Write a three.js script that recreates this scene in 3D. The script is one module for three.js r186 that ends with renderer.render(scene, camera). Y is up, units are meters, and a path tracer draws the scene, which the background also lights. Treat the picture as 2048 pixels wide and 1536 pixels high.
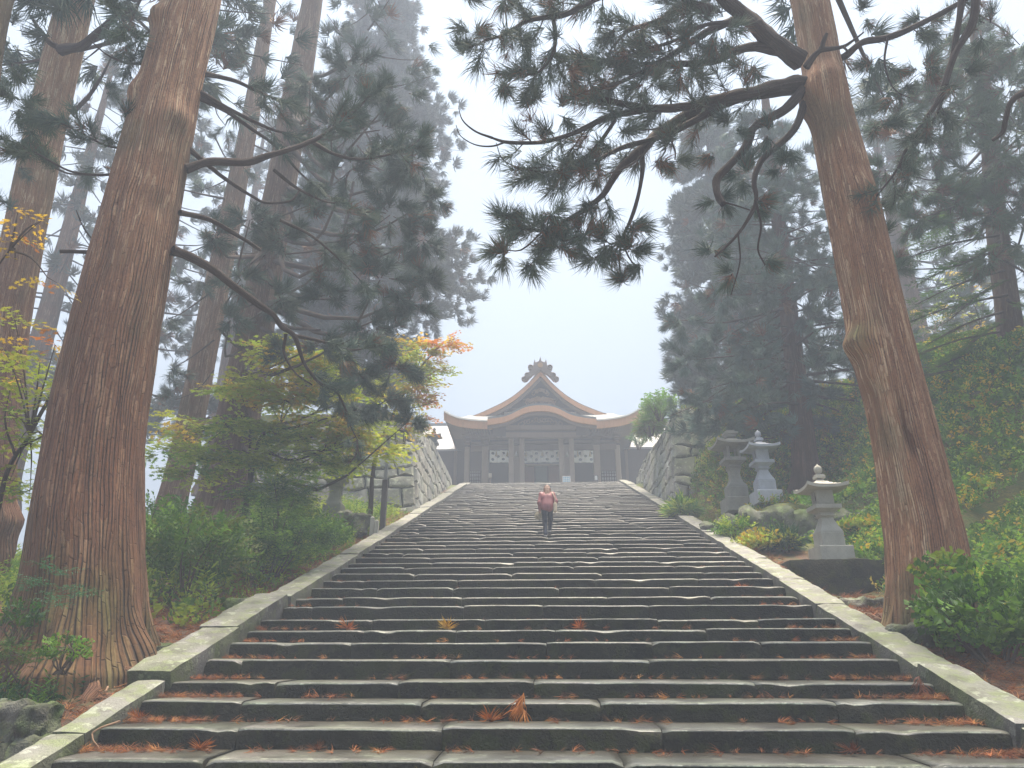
import * as THREE from 'three';
import { mergeGeometries, mergeVertices, toCreasedNormals } from 'three/addons/utils/BufferGeometryUtils.js';
import { MarchingCubes } from 'three/addons/objects/MarchingCubes.js';
import { ImprovedNoise } from 'three/addons/math/ImprovedNoise.js';

// ---------- camera, sky, sun, haze, exposure ----------
const scene = new THREE.Scene();
const PITCH = 21.4 * Math.PI / 180, YAW = 2.64 * Math.PI / 180;
const camera = new THREE.PerspectiveCamera(55.82, 4 / 3, 0.1, 600);
camera.position.set(0, 1.5, 0);
camera.rotation.order = 'YXZ';
camera.rotation.set(PITCH, YAW, 0);
const renderer = new THREE.WebGLRenderer({ antialias: true });
renderer.setSize(1024, 768);
renderer.toneMapping = THREE.LinearToneMapping;
renderer.toneMappingExposure = 12;
renderer.shadowMap.enabled = true;
renderer.shadowMap.type = THREE.PCFSoftShadowMap;
{ // an overcast sky, brighter overhead than at the horizon
  const W = 64, H = 32, d = new Float32Array(W * H * 4);
  for (let y = 0; y < H; y++) for (let x = 0; x < W; x++) {
    const e = Math.sin(((y + 0.5) / H - 0.5) * Math.PI), k = 0.047 + 0.083 * Math.max(0, e), i = (y * W + x) * 4;
    d[i] = 0.8 * k; d[i + 1] = 0.93 * k; d[i + 2] = 1.1 * k; d[i + 3] = 1;
  }
  const t = new THREE.DataTexture(d, W, H, THREE.RGBAFormat, THREE.FloatType);
  t.mapping = THREE.EquirectangularReflectionMapping; t.magFilter = THREE.LinearFilter; t.needsUpdate = true;
  scene.background = t; scene.environment = t;
}
const sun = new THREE.DirectionalLight(0xffefd8, 1.5);
sun.position.set(5, 60, -30); sun.castShadow = true; sun.shadow.radius = 70;
sun.shadow.mapSize.set(2048, 2048);
Object.assign(sun.shadow.camera, { left: -45, right: 45, top: 60, bottom: -40, near: 1, far: 160 });
sun.target.position.set(0, 5, -22); scene.add(sun, sun.target);
scene.fog = new THREE.FogExp2(0xd6e4fb, 0.0068);

// ---------- small helpers ----------
const V = (x, y, z) => new THREE.Vector3(x, y, z);
function rng(seed) { let a = seed * 7919 + 13; return () => { a = (a + 0x6d2b79f5) | 0; let t = Math.imul(a ^ (a >>> 15), 1 | a); t = (t + Math.imul(t ^ (t >>> 7), 61 | t)) ^ t; return ((t ^ (t >>> 14)) >>> 0) / 4294967296; }; }
const noiseGen = new ImprovedNoise();
const n3 = (x, y, z) => noiseGen.noise(x + 57.3, y + 91.7, z + 33.1);
const fbm = (x, y, z, o = 3) => { let s = 0, a = 1; for (let k = 0; k < o; k++) { s += a * n3(x, y, z); x *= 2.03; y *= 2.03; z *= 2.03; a *= 0.5; } return s; };
const clamp = (x, a = 0, b = 1) => Math.min(b, Math.max(a, x)), lerp = (a, b, t) => a + (b - a) * t;
const sstep = (a, b, x) => { const t = clamp((x - a) / (b - a)); return t * t * (3 - 2 * t); };
const mix3 = (a, b, t) => [lerp(a[0], b[0], t), lerp(a[1], b[1], t), lerp(a[2], b[2], t)];
const CF = V(-Math.sin(YAW) * Math.cos(PITCH), Math.sin(PITCH), -Math.cos(YAW) * Math.cos(PITCH)), CR = V(Math.cos(YAW), 0, -Math.sin(YAW)), CU = CR.clone().cross(CF);
// a place seen at (px, py) of the 2048 x 1536 photograph: at a depth, or on the world plane z
const at = (px, py, Z) => V(0, 1.5, 0).addScaledVector(CF, Z).addScaledVector(CR, (px - 1024) / 1450 * Z).addScaledVector(CU, -(py - 768) / 1450 * Z);
const atz = (px, py, z) => { const d = at(px, py, 1).sub(camera.position); return camera.position.clone().addScaledVector(d, z / d.z); };
const used = new Map();
function numbered(name) { const k = used.get(name) || 0; used.set(name, k + 1); return k ? name + '_' + String(k).padStart(3, '0') : name; }
function tag(o, label, category, group, kind) { if (label) o.userData.label = label; if (category) o.userData.category = category; if (group) o.userData.group = group; if (kind) o.userData.kind = kind; return o; }
function thing(name, label, category, pos, group, kind) { const g = new THREE.Group(); g.name = numbered(name); g.position.copy(pos || V(0, 0, 0)); tag(g, label, category, group, kind); scene.add(g); return g; }
// a mesh under a parent; geometry given in world coordinates is moved into the parent's frame when local = false
function part(parent, name, geo, mat, local = true, kind) {
  if (Array.isArray(geo)) geo = join(geo);
  if (!local) { const p = worldPos(parent); geo.translate(-p.x, -p.y, -p.z); }
  const m = new THREE.Mesh(geo, mat); m.name = name; m.castShadow = m.receiveShadow = true;
  if (kind) m.userData.kind = kind;
  parent.add(m); return m;
}
const worldPos = (o) => { const p = V(0, 0, 0); for (; o && o !== scene; o = o.parent) p.add(o.position); return p; };
function join(list) {
  const col = list.some((g) => g.attributes.color), out = [];
  for (let g of list) {
    if (g.index) g = g.toNonIndexed();
    const n = g.attributes.position.count, o = new THREE.BufferGeometry();
    o.setAttribute('position', g.attributes.position);
    if (!g.attributes.normal) g.computeVertexNormals();
    o.setAttribute('normal', g.attributes.normal);
    o.setAttribute('uv', g.attributes.uv || new THREE.BufferAttribute(new Float32Array(n * 2), 2));
    if (col) o.setAttribute('color', g.attributes.color || new THREE.BufferAttribute(new Float32Array(n * 3).fill(1), 3));
    out.push(o);
  }
  return mergeGeometries(out);
}
const boxUV = (g) => { // uv in metres, from the side each face looks to
  const p = g.attributes.position, n = g.attributes.normal, uv = new Float32Array(p.count * 2);
  for (let i = 0; i < p.count; i++) {
    const ax = Math.abs(n.getX(i)), ay = Math.abs(n.getY(i)), az = Math.abs(n.getZ(i));
    const [a, b] = ay >= ax && ay >= az ? [p.getX(i), p.getZ(i)] : ax > az ? [p.getZ(i), p.getY(i)] : [p.getX(i), p.getY(i)];
    uv[2 * i] = a; uv[2 * i + 1] = b;
  }
  g.setAttribute('uv', new THREE.BufferAttribute(uv, 2)); return g;
};
const crease = (g, a = 0.6) => { g.deleteAttribute('uv'); g.deleteAttribute('normal'); return boxUV(toCreasedNormals(mergeVertices(g, 1e-4), a)); };
const shiftUV = (g, a, b) => { const u = g.attributes.uv; for (let i = 0; i < u.count; i++) u.setXY(i, u.getX(i) + a, u.getY(i) + b); return g; };
function box(w, h, d, x = 0, y = 0, z = 0, bev = 0) { // box by its centre, edges chamfered when bev > 0
  let g;
  if (bev > 0) {
    const s = new THREE.Shape(); const a = w / 2 - bev, b = h / 2 - bev;
    s.moveTo(-a, -b); s.lineTo(a, -b); s.lineTo(a, b); s.lineTo(-a, b); s.closePath();
    g = new THREE.ExtrudeGeometry(s, { depth: d - 2 * bev, bevelEnabled: true, bevelThickness: bev, bevelSize: bev, bevelSegments: 1 });
    g.translate(0, 0, -d / 2 + bev);
  } else g = new THREE.BoxGeometry(w, h, d).toNonIndexed();
  g.translate(x, y, z);
  return boxUV(g);
}
function beam(a, b, w, h) { // squared timber between two points
  const l = a.distanceTo(b), g = box(w, h, l), m = new THREE.Matrix4().lookAt(a, b, V(0, 1, 0)); m.setPosition(a.clone().add(b).multiplyScalar(0.5));
  return g.applyMatrix4(m);
}
function roughBox(w, h, d, seed, { r = 0.03, amp = 0.02, cell = 0.25, freq = 2.2 } = {}) { // a hewn stone: rounded worn edges, uneven faces
  const g = new THREE.BoxGeometry(w, h, d, Math.max(2, Math.round(w / cell)), Math.max(2, Math.round(h / cell)), Math.max(2, Math.round(d / cell)));
  g.deleteAttribute('uv'); g.deleteAttribute('normal');
  const m = mergeVertices(g, 1e-4), p = m.attributes.position, v = V(), q = V(), hx = w / 2 - r, hy = h / 2 - r, hz = d / 2 - r;
  for (let i = 0; i < p.count; i++) {
    v.fromBufferAttribute(p, i); q.set(clamp(v.x, -hx, hx), clamp(v.y, -hy, hy), clamp(v.z, -hz, hz));
    v.sub(q).normalize();
    q.addScaledVector(v, r);
    const f = amp * fbm(q.x * freq + seed * 3.7, q.y * freq, q.z * freq - seed, 3);
    p.setXYZ(i, q.x + v.x * f + amp * 0.4 * n3(q.y * 3, seed, q.z * 3), q.y + v.y * f + amp * 0.4 * n3(q.x * 2, seed + 9, q.z * 2), q.z + v.z * f);
  }
  return boxUV(toCreasedNormals(m, 0.9));
}
// a tapering tube through points; uv in metres
function tube(pts, r0, r1, seg = 6, steps = 0, rough = 0, seed = 0) {
  const c = new THREE.CatmullRomCurve3(pts, false, 'centripetal'), n = steps || Math.max(2, (pts.length - 1) * 4), L = c.getLength();
  const P = c.getPoints(n), pos = [], uv = [], idx = [];
  let nrm = V(0, 1, 0);
  for (let i = 0; i <= n; i++) {
    const t = P[Math.min(n, i + 1)].clone().sub(P[Math.max(0, i - 1)]).normalize();
    if (Math.abs(nrm.dot(t)) > 0.95) nrm.set(1, 0.1, 0.2);
    nrm.addScaledVector(t, -nrm.dot(t)).normalize();
    const b = t.clone().cross(nrm), f = i / n, r = (typeof r1 === 'function' ? r1(f) : lerp(r0, r1, Math.pow(f, 0.85)));
    for (let k = 0; k <= seg; k++) {
      const a = k / seg * 2 * Math.PI, q = P[i].clone();
      const rr = r * (1 + (rough ? rough * n3(Math.cos(a) * 1.3 + seed, f * L * 2.5, Math.sin(a) * 1.3) : 0));
      q.addScaledVector(nrm, Math.cos(a) * rr).addScaledVector(b, Math.sin(a) * rr);
      pos.push(q.x, q.y, q.z); uv.push(k / seg * 0.25, f * L * 0.12);
    }
  }
  for (let i = 0; i < n; i++) for (let k = 0; k < seg; k++) { const a = i * (seg + 1) + k, b = a + seg + 1; idx.push(a, b, a + 1, b, b + 1, a + 1); }
  const g = new THREE.BufferGeometry();
  g.setAttribute('position', new THREE.Float32BufferAttribute(pos, 3)); g.setAttribute('uv', new THREE.Float32BufferAttribute(uv, 2));
  g.setIndex(idx); g.computeVertexNormals();
  return g;
}
const tint = (g, fn) => { const p = g.attributes.position, c = new Float32Array(p.count * 3), n = g.attributes.normal; for (let i = 0; i < p.count; i++) { const k = fn(p.getX(i), p.getY(i), p.getZ(i), n ? n.getX(i) : 0, n ? n.getY(i) : 1, n ? n.getZ(i) : 0); c.set(k, i * 3); } g.setAttribute('color', new THREE.BufferAttribute(c, 3)); return g; };

// ---------- procedural textures ----------
const h2 = (i, j, s) => { let h = Math.imul(i, 374761393) + Math.imul(j, 668265263) + Math.imul(s, 1274126177); h = Math.imul(h ^ (h >>> 13), 1274126177); return ((h ^ (h >>> 16)) >>> 0) / 4294967296; };
function vn(x, y, P, Q, s) { // value noise that repeats every P, Q
  const i = Math.floor(x), j = Math.floor(y), fx = x - i, fy = y - j, u = fx * fx * (3 - 2 * fx), w = fy * fy * (3 - 2 * fy);
  const i0 = ((i % P) + P) % P, i1 = (i0 + 1) % P, j0 = ((j % Q) + Q) % Q, j1 = (j0 + 1) % Q;
  return lerp(lerp(h2(i0, j0, s), h2(i1, j0, s), u), lerp(h2(i0, j1, s), h2(i1, j1, s), u), w);
}
function pf(u, v, P, Q, oct, s) { let a = 0.5, t = 0, n = 0; for (let k = 0; k < oct; k++) { t += a * vn(u * P, v * Q, P, Q, s + k); n += a; a *= 0.5; P *= 2; Q *= 2; } return t / n; }
const toS = (c) => Math.round(255 * clamp(c <= 0.0031308 ? 12.92 * c : 1.055 * Math.pow(c, 1 / 2.4) - 0.055));
function textures(w, h, fn, repU = 1, repV = 1) { // fn(u, v) -> [linear r, g, b, height, roughness]
  const c = new Uint8Array(w * h * 4), b = new Uint8Array(w * h * 4), r = new Uint8Array(w * h * 4);
  for (let y = 0; y < h; y++) for (let x = 0; x < w; x++) {
    const k = fn((x + 0.5) / w, (y + 0.5) / h), i = (y * w + x) * 4;
    c[i] = toS(k[0]); c[i + 1] = toS(k[1]); c[i + 2] = toS(k[2]); c[i + 3] = 255;
    b[i] = b[i + 1] = b[i + 2] = Math.round(255 * clamp(k[3])); b[i + 3] = 255;
    r[i] = r[i + 1] = r[i + 2] = Math.round(255 * clamp(k[4] ?? 0.9)); r[i + 3] = 255;
  }
  const mk = (d, srgb) => { const t = new THREE.DataTexture(d, w, h); t.wrapS = t.wrapT = THREE.RepeatWrapping; t.magFilter = THREE.LinearFilter; t.minFilter = THREE.LinearMipmapLinearFilter; t.generateMipmaps = true; t.repeat.set(repU, repV); if (srgb) t.colorSpace = THREE.SRGBColorSpace; t.needsUpdate = true; return t; };
  return { map: mk(c, true), bump: mk(b), rough: mk(r) };
}
const std = (o) => new THREE.MeshStandardMaterial({ roughness: 0.9, metalness: 0, ...o });
const rgb = (r, g, b) => new THREE.Color().setRGB(r, g, b);

// cedar bark: long fibrous strips with fissures and lifted plates; one tile goes once round a trunk, 9 m high
const barkT = textures(1024, 2048, (u, v) => {
  const N = 96, warp = (pf(u, v, 6, 4, 3, 11) - 0.5) * 2.6 + (pf(u, v, 36, 16, 2, 12) - 0.5) * 1.2, s = u * N + warp, id = ((Math.floor(s) % N) + N) % N, f = s - Math.floor(s);
  const deep = h2(id, 3, 5), wdt = 0.08 + 0.3 * deep * pf(u, v, 40, 12, 2, 77), edge = Math.min(f, 1 - f), fis = lerp(1, sstep(0, wdt, edge + 0.1 * (pf(u, v, 120, 60, 2, 13) - 0.5)), 0.35 + 0.65 * sstep(0.35, 0.6, pf(u, v, 48, 10, 2, 78)));
  const M = 14 + Math.floor(h2(id, 7, 2) * 26), t = v * M + h2(id, 1, 9) * 5 + 0.5 * (pf(u, v, 90, 40, 1, 4) - 0.5), pid = ((Math.floor(t) % M) + M) % M, pl = h2(id, pid, 21), lip = sstep(0, 0.06, t - Math.floor(t));
  const fib = pf(u, v, 256, 22, 3, 31), big = pf(u, v, 5, 8, 4, 41), spk = pf(u, v, 200, 340, 2, 51), mid = pf(u, v, 22, 9, 3, 61);
  const h = fis * (0.4 + 0.34 * pl * lip + 0.26 * fib);
  let c = mix3([0.13, 0.07, 0.045], [0.235, 0.15, 0.105], clamp(0.25 * pl + 0.55 * mid + 1.1 * (fib - 0.4)));
  c = mix3(c, [0.33, 0.275, 0.225], 0.8 * sstep(0.55, 0.8, pl * 0.22 + fib * 0.45 + mid * 0.4));
  c = mix3(c, [0.04, 0.025, 0.018], 0.9 * (1 - fis));
  c = mix3(c, [0.07, 0.04, 0.028], 0.6 * (1 - sstep(0.02, 0.07, t - Math.floor(t))) * pl);
  c = mix3(c, [0.4, 0.33, 0.27], 0.5 * sstep(0.8, 0.95, pl) * sstep(0.45, 0.6, pf(u, v, 140, 60, 2, 91)));
  c = mix3(c, [0.075, 0.07, 0.042], sstep(0.52, 0.75, big + 0.35 * (spk - 0.5)) * 0.6);
  const k = 0.7 + 0.6 * spk; return [c[0] * k, c[1] * k, c[2] * k, h, 0.92];
});
const barkMat = std({ map: barkT.map, bumpMap: barkT.bump, bumpScale: 0.08, vertexColors: true, color: rgb(0.9, 0.75, 0.6) });
const twigMat = std({ color: rgb(0.07, 0.05, 0.04) });
const limbMat = std({ color: rgb(0.24, 0.22, 0.22), map: barkT.map, bumpMap: barkT.bump, bumpScale: 0.015 });
// weathered andesite: speckle, pale lichen, dark damp
const stoneFn = (moss, base, damp) => (u, v) => {
  const a = pf(u, v, 5, 5, 5, 3), b = pf(u, v, 90, 90, 2, 7), c2 = pf(u, v, 12, 12, 4, 17), d = pf(u, v, 7, 9, 4, 23), sp = pf(u, v, 256, 256, 1, 29);
  let c = mix3([base * 0.7, base * 0.7, base * 0.7], [base * 1.25, base * 1.22, base * 1.16], a);
  c = mix3(c, [base * 0.38, base * 0.37, base * 0.33], damp * sstep(0.48, 0.66, d));
  c = mix3(c, [base * 0.9 + 0.01, base * 1.15 + 0.012, base * 0.35 + 0.004], moss * sstep(0.5, 0.68, c2 + 0.25 * (b - 0.5)));
  c = mix3(c, [base * 1.9, base * 2, base * 1.8], 0.55 * sstep(0.66, 0.74, pf(u, v, 16, 16, 3, 61) + 0.12 * (b - 0.5)));
  const k = 0.72 + 0.56 * (0.5 * sp + 0.5 * b); return [c[0] * k, c[1] * k, c[2] * k, 0.35 * a + 0.3 * b + 0.2 * c2 + 0.15 * sp, 0.45 + 0.5 * c2];
};
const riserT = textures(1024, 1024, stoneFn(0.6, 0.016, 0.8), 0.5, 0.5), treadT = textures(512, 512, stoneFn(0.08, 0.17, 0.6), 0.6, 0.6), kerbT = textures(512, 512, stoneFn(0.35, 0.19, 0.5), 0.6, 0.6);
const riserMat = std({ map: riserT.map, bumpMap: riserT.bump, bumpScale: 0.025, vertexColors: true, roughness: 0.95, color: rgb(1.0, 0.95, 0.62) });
const treadMat = std({ map: treadT.map, bumpMap: treadT.bump, bumpScale: 0.012, vertexColors: true, roughness: 0.42 });
const kerbMat = std({ map: kerbT.map, bumpMap: kerbT.bump, bumpScale: 0.02, vertexColors: true, roughness: 0.8 });
const wallT = textures(512, 512, stoneFn(0.12, 0.3, 0.35), 0.5, 0.5);
const wallMat = std({ map: wallT.map, bumpMap: wallT.bump, bumpScale: 0.03, vertexColors: true });
const granT = textures(512, 512, (u, v) => { const s = pf(u, v, 170, 170, 2, 5), a = pf(u, v, 5, 5, 4, 6), k = 0.38 * (0.7 + 0.5 * s) * (0.82 + 0.36 * a); return [k, k, k * 0.97, 0.5 * s + 0.4 * a, 0.85]; }, 1.2, 1.2);
const granMat = std({ map: granT.map, bumpMap: granT.bump, bumpScale: 0.006, color: rgb(1, 1, 1) });
const mossRockMat = std({ map: kerbT.map, bumpMap: kerbT.bump, bumpScale: 0.04, vertexColors: true });
const groundT = textures(1024, 1024, (u, v) => {
  const a = pf(u, v, 8, 8, 5, 101), b = pf(u, v, 150, 150, 3, 102), n1 = pf(u, v, 30, 220, 2, 103), n2 = pf(u, v, 220, 34, 2, 104), n = Math.max(n1, n2);
  let c = mix3([0.035, 0.022, 0.014], [0.085, 0.05, 0.03], b);
  c = mix3(c, [0.2, 0.07, 0.025], sstep(0.56, 0.7, n) * (0.25 + 0.75 * sstep(0.4, 0.6, a)));
  c = mix3(c, [0.04, 0.05, 0.015], 0.6 * sstep(0.55, 0.7, pf(u, v, 10, 10, 4, 105)));
  return [...c, 0.5 * b + 0.3 * n + 0.2 * a, 0.95];
}, 0.4, 0.4);
const groundMat = std({ map: groundT.map, bumpMap: groundT.bump, bumpScale: 0.03, vertexColors: true });
const kids = new WeakMap();
// ---------- terrain ----------
const P = (z) => clamp(0.72 + (-7.22 - z) * 0.3106, 0.05, 12.4); // the line of the step noses
const xL = (z) => -4.55 - 0.25 * clamp((-z - 8) / 37), xR = (z) => 4.45 + 0.3 * clamp((-z - 8) / 37);
function groundH(x, z) {
  const p = P(z), nz = 0.09 * fbm(x * 0.5, z * 0.5, 3, 3) + 0.03 * n3(x * 2.3, z * 2.3, 9);
  if (x < xL(z) - 0.35) {
    const d = xL(z) - 0.5 - x;
    if (z < -30.2 && d > 0.75) return 12.05 + 0.4 * sstep(-31, -37, z) + nz - sstep(8.2, 12, d) * 9 - sstep(14, 40, d) * 3;
    let y = p - 0.12 + 0.25 * sstep(0, 2.5, d) - sstep(5, 22, d) * 3.4 - 0.02 * d;
    if (z > -7.75) y = lerp(y, 0.25, sstep(-7.75, -7.55, z));
    return y + nz * sstep(0.1, 0.6, d);
  }
  if (x > xR(z) + 0.35) {
    const d = x - xR(z) - 0.5, zs = z - Math.max(0, x - 10) * 0.55;
    let y = p - 0.14 + Math.pow(Math.max(0, x - 7), 1.15) * 0.42 * (1 - sstep(-19, -22, z)) * sstep(-5, -8, z);
    if (z > -16.72 && z < -9) y = lerp(y, Math.min(y, 2.12 + (-11.8 - z) * 0.175 + Math.pow(Math.max(0, x - 7), 1.15) * 0.42), sstep(0.12, 0.5, d) * sstep(-9, -11, z));
    const led = sstep(0.9, 1.5, d) * sstep(-20.7, -21.1, z);
    y = lerp(y, Math.max(y, 6.0), led);
    const top = lerp(9.6, 12.05, sstep(6.2, 9.0, x)), bank = lerp(6.0, top, sstep(-24.3, -30.0, zs));
    if (z < -23) y = lerp(y, Math.max(y, bank), sstep(0.6, 1.6, d));
    if (x > 8) y = Math.max(y, Math.min(12.1, lerp(y, 12.1, sstep(-15, -27, zs) * sstep(8.2, 13.5, x))));
    if (z < -30.2 && d > 0.75) y = 12.1;
    return y + nz * (1 + sstep(7, 10, x) * 1.6) * sstep(0.05, 0.5, d);
  }
  return p - 0.5;
}
{
  const NX = 210, NZ = 210, x0 = -42, x1 = 42, z0 = 9, z1 = -75, pos = [], idx = [];
  for (let j = 0; j <= NZ; j++) for (let i = 0; i <= NX; i++) { const x = lerp(x0, x1, i / NX), z = lerp(z0, z1, j / NZ); pos.push(x, groundH(x, z), z); }
  for (let j = 0; j < NZ; j++) for (let i = 0; i < NX; i++) { const a = j * (NX + 1) + i, b = a + NX + 1; idx.push(a, a + 1, b, b, a + 1, b + 1); }


  const g = new THREE.BufferGeometry(); g.setAttribute('position', new THREE.Float32BufferAttribute(pos, 3)); g.setIndex(idx); g.computeVertexNormals();
  const uv = []; for (let i = 0; i < pos.length; i += 3) uv.push(pos[i] + pos[i + 1] * 0.8, pos[i + 2] - pos[i + 1] * 0.8);
  g.setAttribute('uv', new THREE.Float32BufferAttribute(uv, 2));
  tint(g, (x, y, z) => { const m = clamp(0.5 + 0.8 * fbm(x * 0.25, 5, z * 0.25, 3)) * sstep(-12, -24, z); return mix3([1, 1, 1], [0.9, 2.2, 0.7], clamp(m * 1.4 + (x > 6.5 ? 0.5 : 0))); });
  const o = new THREE.Mesh(g, groundMat); o.name = 'ground'; o.receiveShadow = o.castShadow = true;
  tag(o, 'brown forest floor of soil, moss and fallen cedar needles beside the stairs', 'ground', null, 'structure'); scene.add(o);
}

// ---------- the stone stairs ----------
const EDGES = [[0.28, -5.85], [0.5, -6.55], [0.72, -7.22], [0.94, -7.94], [1.16, -8.64], [1.35, -9.26], [1.6, -10.05], [1.84, -10.84], [2.04, -11.48], [2.21, -12.01], [2.5, -12.96], [2.7, -13.59], [2.94, -14.37], [3.17, -15.12], [3.38, -15.79], [3.59, -16.47], [3.78, -17.08]];
for (let k = 1; k <= 42; k++) EDGES.push([3.78 + k * 8.6 / 42, -17.08 - k * 27.69 / 42]);
function stepBlock(xa, xb, yt, yb, zf, depth, seed, n) {
  const R = rng(seed), r = 0.014 + 0.012 * R(), pos = [], top = [], front = [], tilt = (R() - 0.5) * 0.014, lean = (R() - 0.5) * 0.022, chipA = R(), chipB = R();
  for (let i = 0; i <= n; i++) {
    const f = i / n, x = lerp(xa, xb, f), e = Math.min(f, 1 - f) * (xb - xa), cor = 1 - sstep(0, 0.07, e);
    const chip = (chipA > 0.7 ? Math.exp(-Math.pow((f - chipB) * 14, 2)) * 0.03 : 0) + (chipA < 0.2 ? cor * 0.035 : 0);
    const dy = 0.0055 * fbm(x * 1.7, seed, 2, 3) + tilt * (f - 0.5) * 2 - chip * 0.7 - cor * 0.012, dz = 0.013 * fbm(x * 1.3, seed + 5, 7, 3) + lean * (f - 0.5) * 2 - chip - cor * 0.018;
    const fr = (k) => 0.012 * n3(x * 4.1, k * 2.7 + seed, 4);
    const rows = [[yb, 0.015 + fr(0)], [lerp(yb, yt, 0.35), fr(1) - 0.004], [lerp(yb, yt, 0.7), fr(2)], [yt - r + dy, dz * 0.7], [yt - r * 0.28 + dy, -r * 0.3 + dz], [yt + dy, -r + dz], [yt + 0.006 + dy * 0.6 + 0.006 * n3(x * 3, seed, 1), -r - 0.08], [yt + 0.02 + dy * 0.2, -depth]];
    for (const [y, dzz] of rows) pos.push(x, y, zf + dzz);
  }
  const K = 8;
  for (let i = 0; i < n; i++) for (let k = 0; k < K - 1; k++) { const a = i * K + k, b = a + K; (k >= 3 ? top : front).push(a, b, a + 1, b, b + 1, a + 1); }
  for (const [i, fl] of [[0, 0], [n, 1]]) for (let k = 1; k < K - 1; k++) { const a = i * K; fl ? front.push(a, a + k + 1, a + k) : front.push(a, a + k, a + k + 1); }
  const g = new THREE.BufferGeometry(), uv = [], col = [], u0 = R() * 9, v0 = R() * 9, b = 0.75 + 0.5 * R(), warm = 0.06 * (R() - 0.5), green = sstep(-22, -8, zf) * 0.35;
  for (let i = 0; i < pos.length; i += 3) {
    const k = (i / 3) % K; uv.push(pos[i] + u0, (k > 4 ? pos[i + 1] - pos[i + 2] : pos[i + 1] - pos[i + 2] * 0.3) + v0);
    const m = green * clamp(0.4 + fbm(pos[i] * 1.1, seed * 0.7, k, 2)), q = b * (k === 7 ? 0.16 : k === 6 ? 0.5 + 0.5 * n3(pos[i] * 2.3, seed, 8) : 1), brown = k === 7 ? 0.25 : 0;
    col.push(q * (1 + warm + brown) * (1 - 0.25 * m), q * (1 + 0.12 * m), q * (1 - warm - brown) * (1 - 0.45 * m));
  }
  g.setAttribute('position', new THREE.Float32BufferAttribute(pos, 3)); g.setAttribute('uv', new THREE.Float32BufferAttribute(uv, 2)); g.setAttribute('color', new THREE.Float32BufferAttribute(col, 3));
  g.setIndex([...front, ...top]); g.addGroup(0, front.length, 0); g.addGroup(front.length, top.length, 1); g.computeVertexNormals();
  return g;
}
const stairs = thing('stone_stairs', 'long wide flight of worn dark stone steps climbing to the shrine hall', 'stairs', V(0, 0, 0), null, 'structure');
{
  const R = rng(5); let seed = 1;
  EDGES.forEach(([y, z], i) => {
    const prev = i ? EDGES[i - 1][0] : 0, next = EDGES[i + 1], depth = next ? z - next[1] + 0.1 : 1.6, a = xL(z), b = xR(z);
    const cuts = [a]; let x = a + (0.5 + R() * 1.5);
    while (x < b - 0.8) { cuts.push(x); x += 1.35 + R() * 1.5; }
    cuts.push(b);
    for (let k = 0; k + 1 < cuts.length; k++) {
      const n = Math.max(4, Math.round((cuts[k + 1] - cuts[k]) / (z > -20 ? 0.1 : 0.2)));
      const g = stepBlock(cuts[k] + 0.004, cuts[k + 1] - 0.004, y + (R() - 0.5) * 0.026, prev - 0.06, z + (R() - 0.5) * 0.05, depth, seed++, n);
      part(stairs, numberedIn(stairs, 'step_stone'), g, [riserMat, treadMat]);
    }
  });
}
function numberedIn(p, n) { if (!kids.has(p)) kids.set(p, new Map()); const m = kids.get(p), k = m.get(n) || 0; m.set(n, k + 1); return k ? n + '_' + String(k).padStart(3, '0') : n; }
{ // paving at the foot and on the terrace above
  const g = box(11, 0.2, 18, -0.1, -0.06, 3.2); const o = part(scene, 'lower_landing', tint(g, () => [0.8, 0.8, 0.8]), kerbMat); tag(o, 'flat stone landing at the foot of the stairs', 'pavement', null, 'structure');
  const t = part(scene, 'upper_terrace', tint(box(12, 0.3, 24, 0, 12.24, -57.9), () => [1, 1, 1]), kerbMat); tag(t, 'paved terrace in front of the shrine hall', 'pavement', null, 'structure');
}
// kerbs: long slabs laid down both flanks
for (const side of [-1, 1]) {
  const kerb = thing('stone_kerb', side < 0 ? 'sloping border of pale stone slabs along the left flank of the stairs' : 'sloping border of mossy stone slabs along the right flank of the stairs', 'kerb', V(0, 0, 0));
  const R = rng(side + 40); let z = -5.6, k = 0; const sl = Math.atan(0.3106);
  while (z > -45.2) {
    const L = (z > -12 ? 1.5 : 1.9) + R() * 0.9, zc = z - L / 2 * Math.cos(sl), wob = z > -13.5 ? 1 : 0.35, big = side < 0 && z < -8 && z > -11.5 ? 0.09 : 0;
    const w = (side < 0 && z > -7.9 ? 0.34 : 0.47) + big + R() * 0.05, x = (side < 0 ? xL(zc) - w / 2 : xR(zc) + w / 2) + (R() - 0.5) * 0.07 * wob, y = P(zc) + 0.05 - 0.2 + (R() - 0.5) * 0.09 * wob + big * 0.8;
    const g = roughBox(w, 0.42, L - 0.015, ++k + side * 50, { r: 0.03, amp: 0.024, cell: z > -16 ? 0.09 : 0.2, freq: 3 });
    const near = sstep(-20, -9, zc) , s = R();
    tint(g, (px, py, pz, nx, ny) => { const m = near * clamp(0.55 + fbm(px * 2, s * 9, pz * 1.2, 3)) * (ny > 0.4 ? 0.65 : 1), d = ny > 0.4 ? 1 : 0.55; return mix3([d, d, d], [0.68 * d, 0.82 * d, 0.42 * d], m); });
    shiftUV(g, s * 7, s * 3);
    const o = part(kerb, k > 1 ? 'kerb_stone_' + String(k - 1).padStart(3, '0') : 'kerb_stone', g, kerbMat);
    o.position.set(x, y, zc); o.rotation.set(sl, (R() - 0.5) * 0.03 * wob, (R() - 0.5) * 0.07 * wob);
    z -= L * Math.cos(sl);
  }
}

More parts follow.
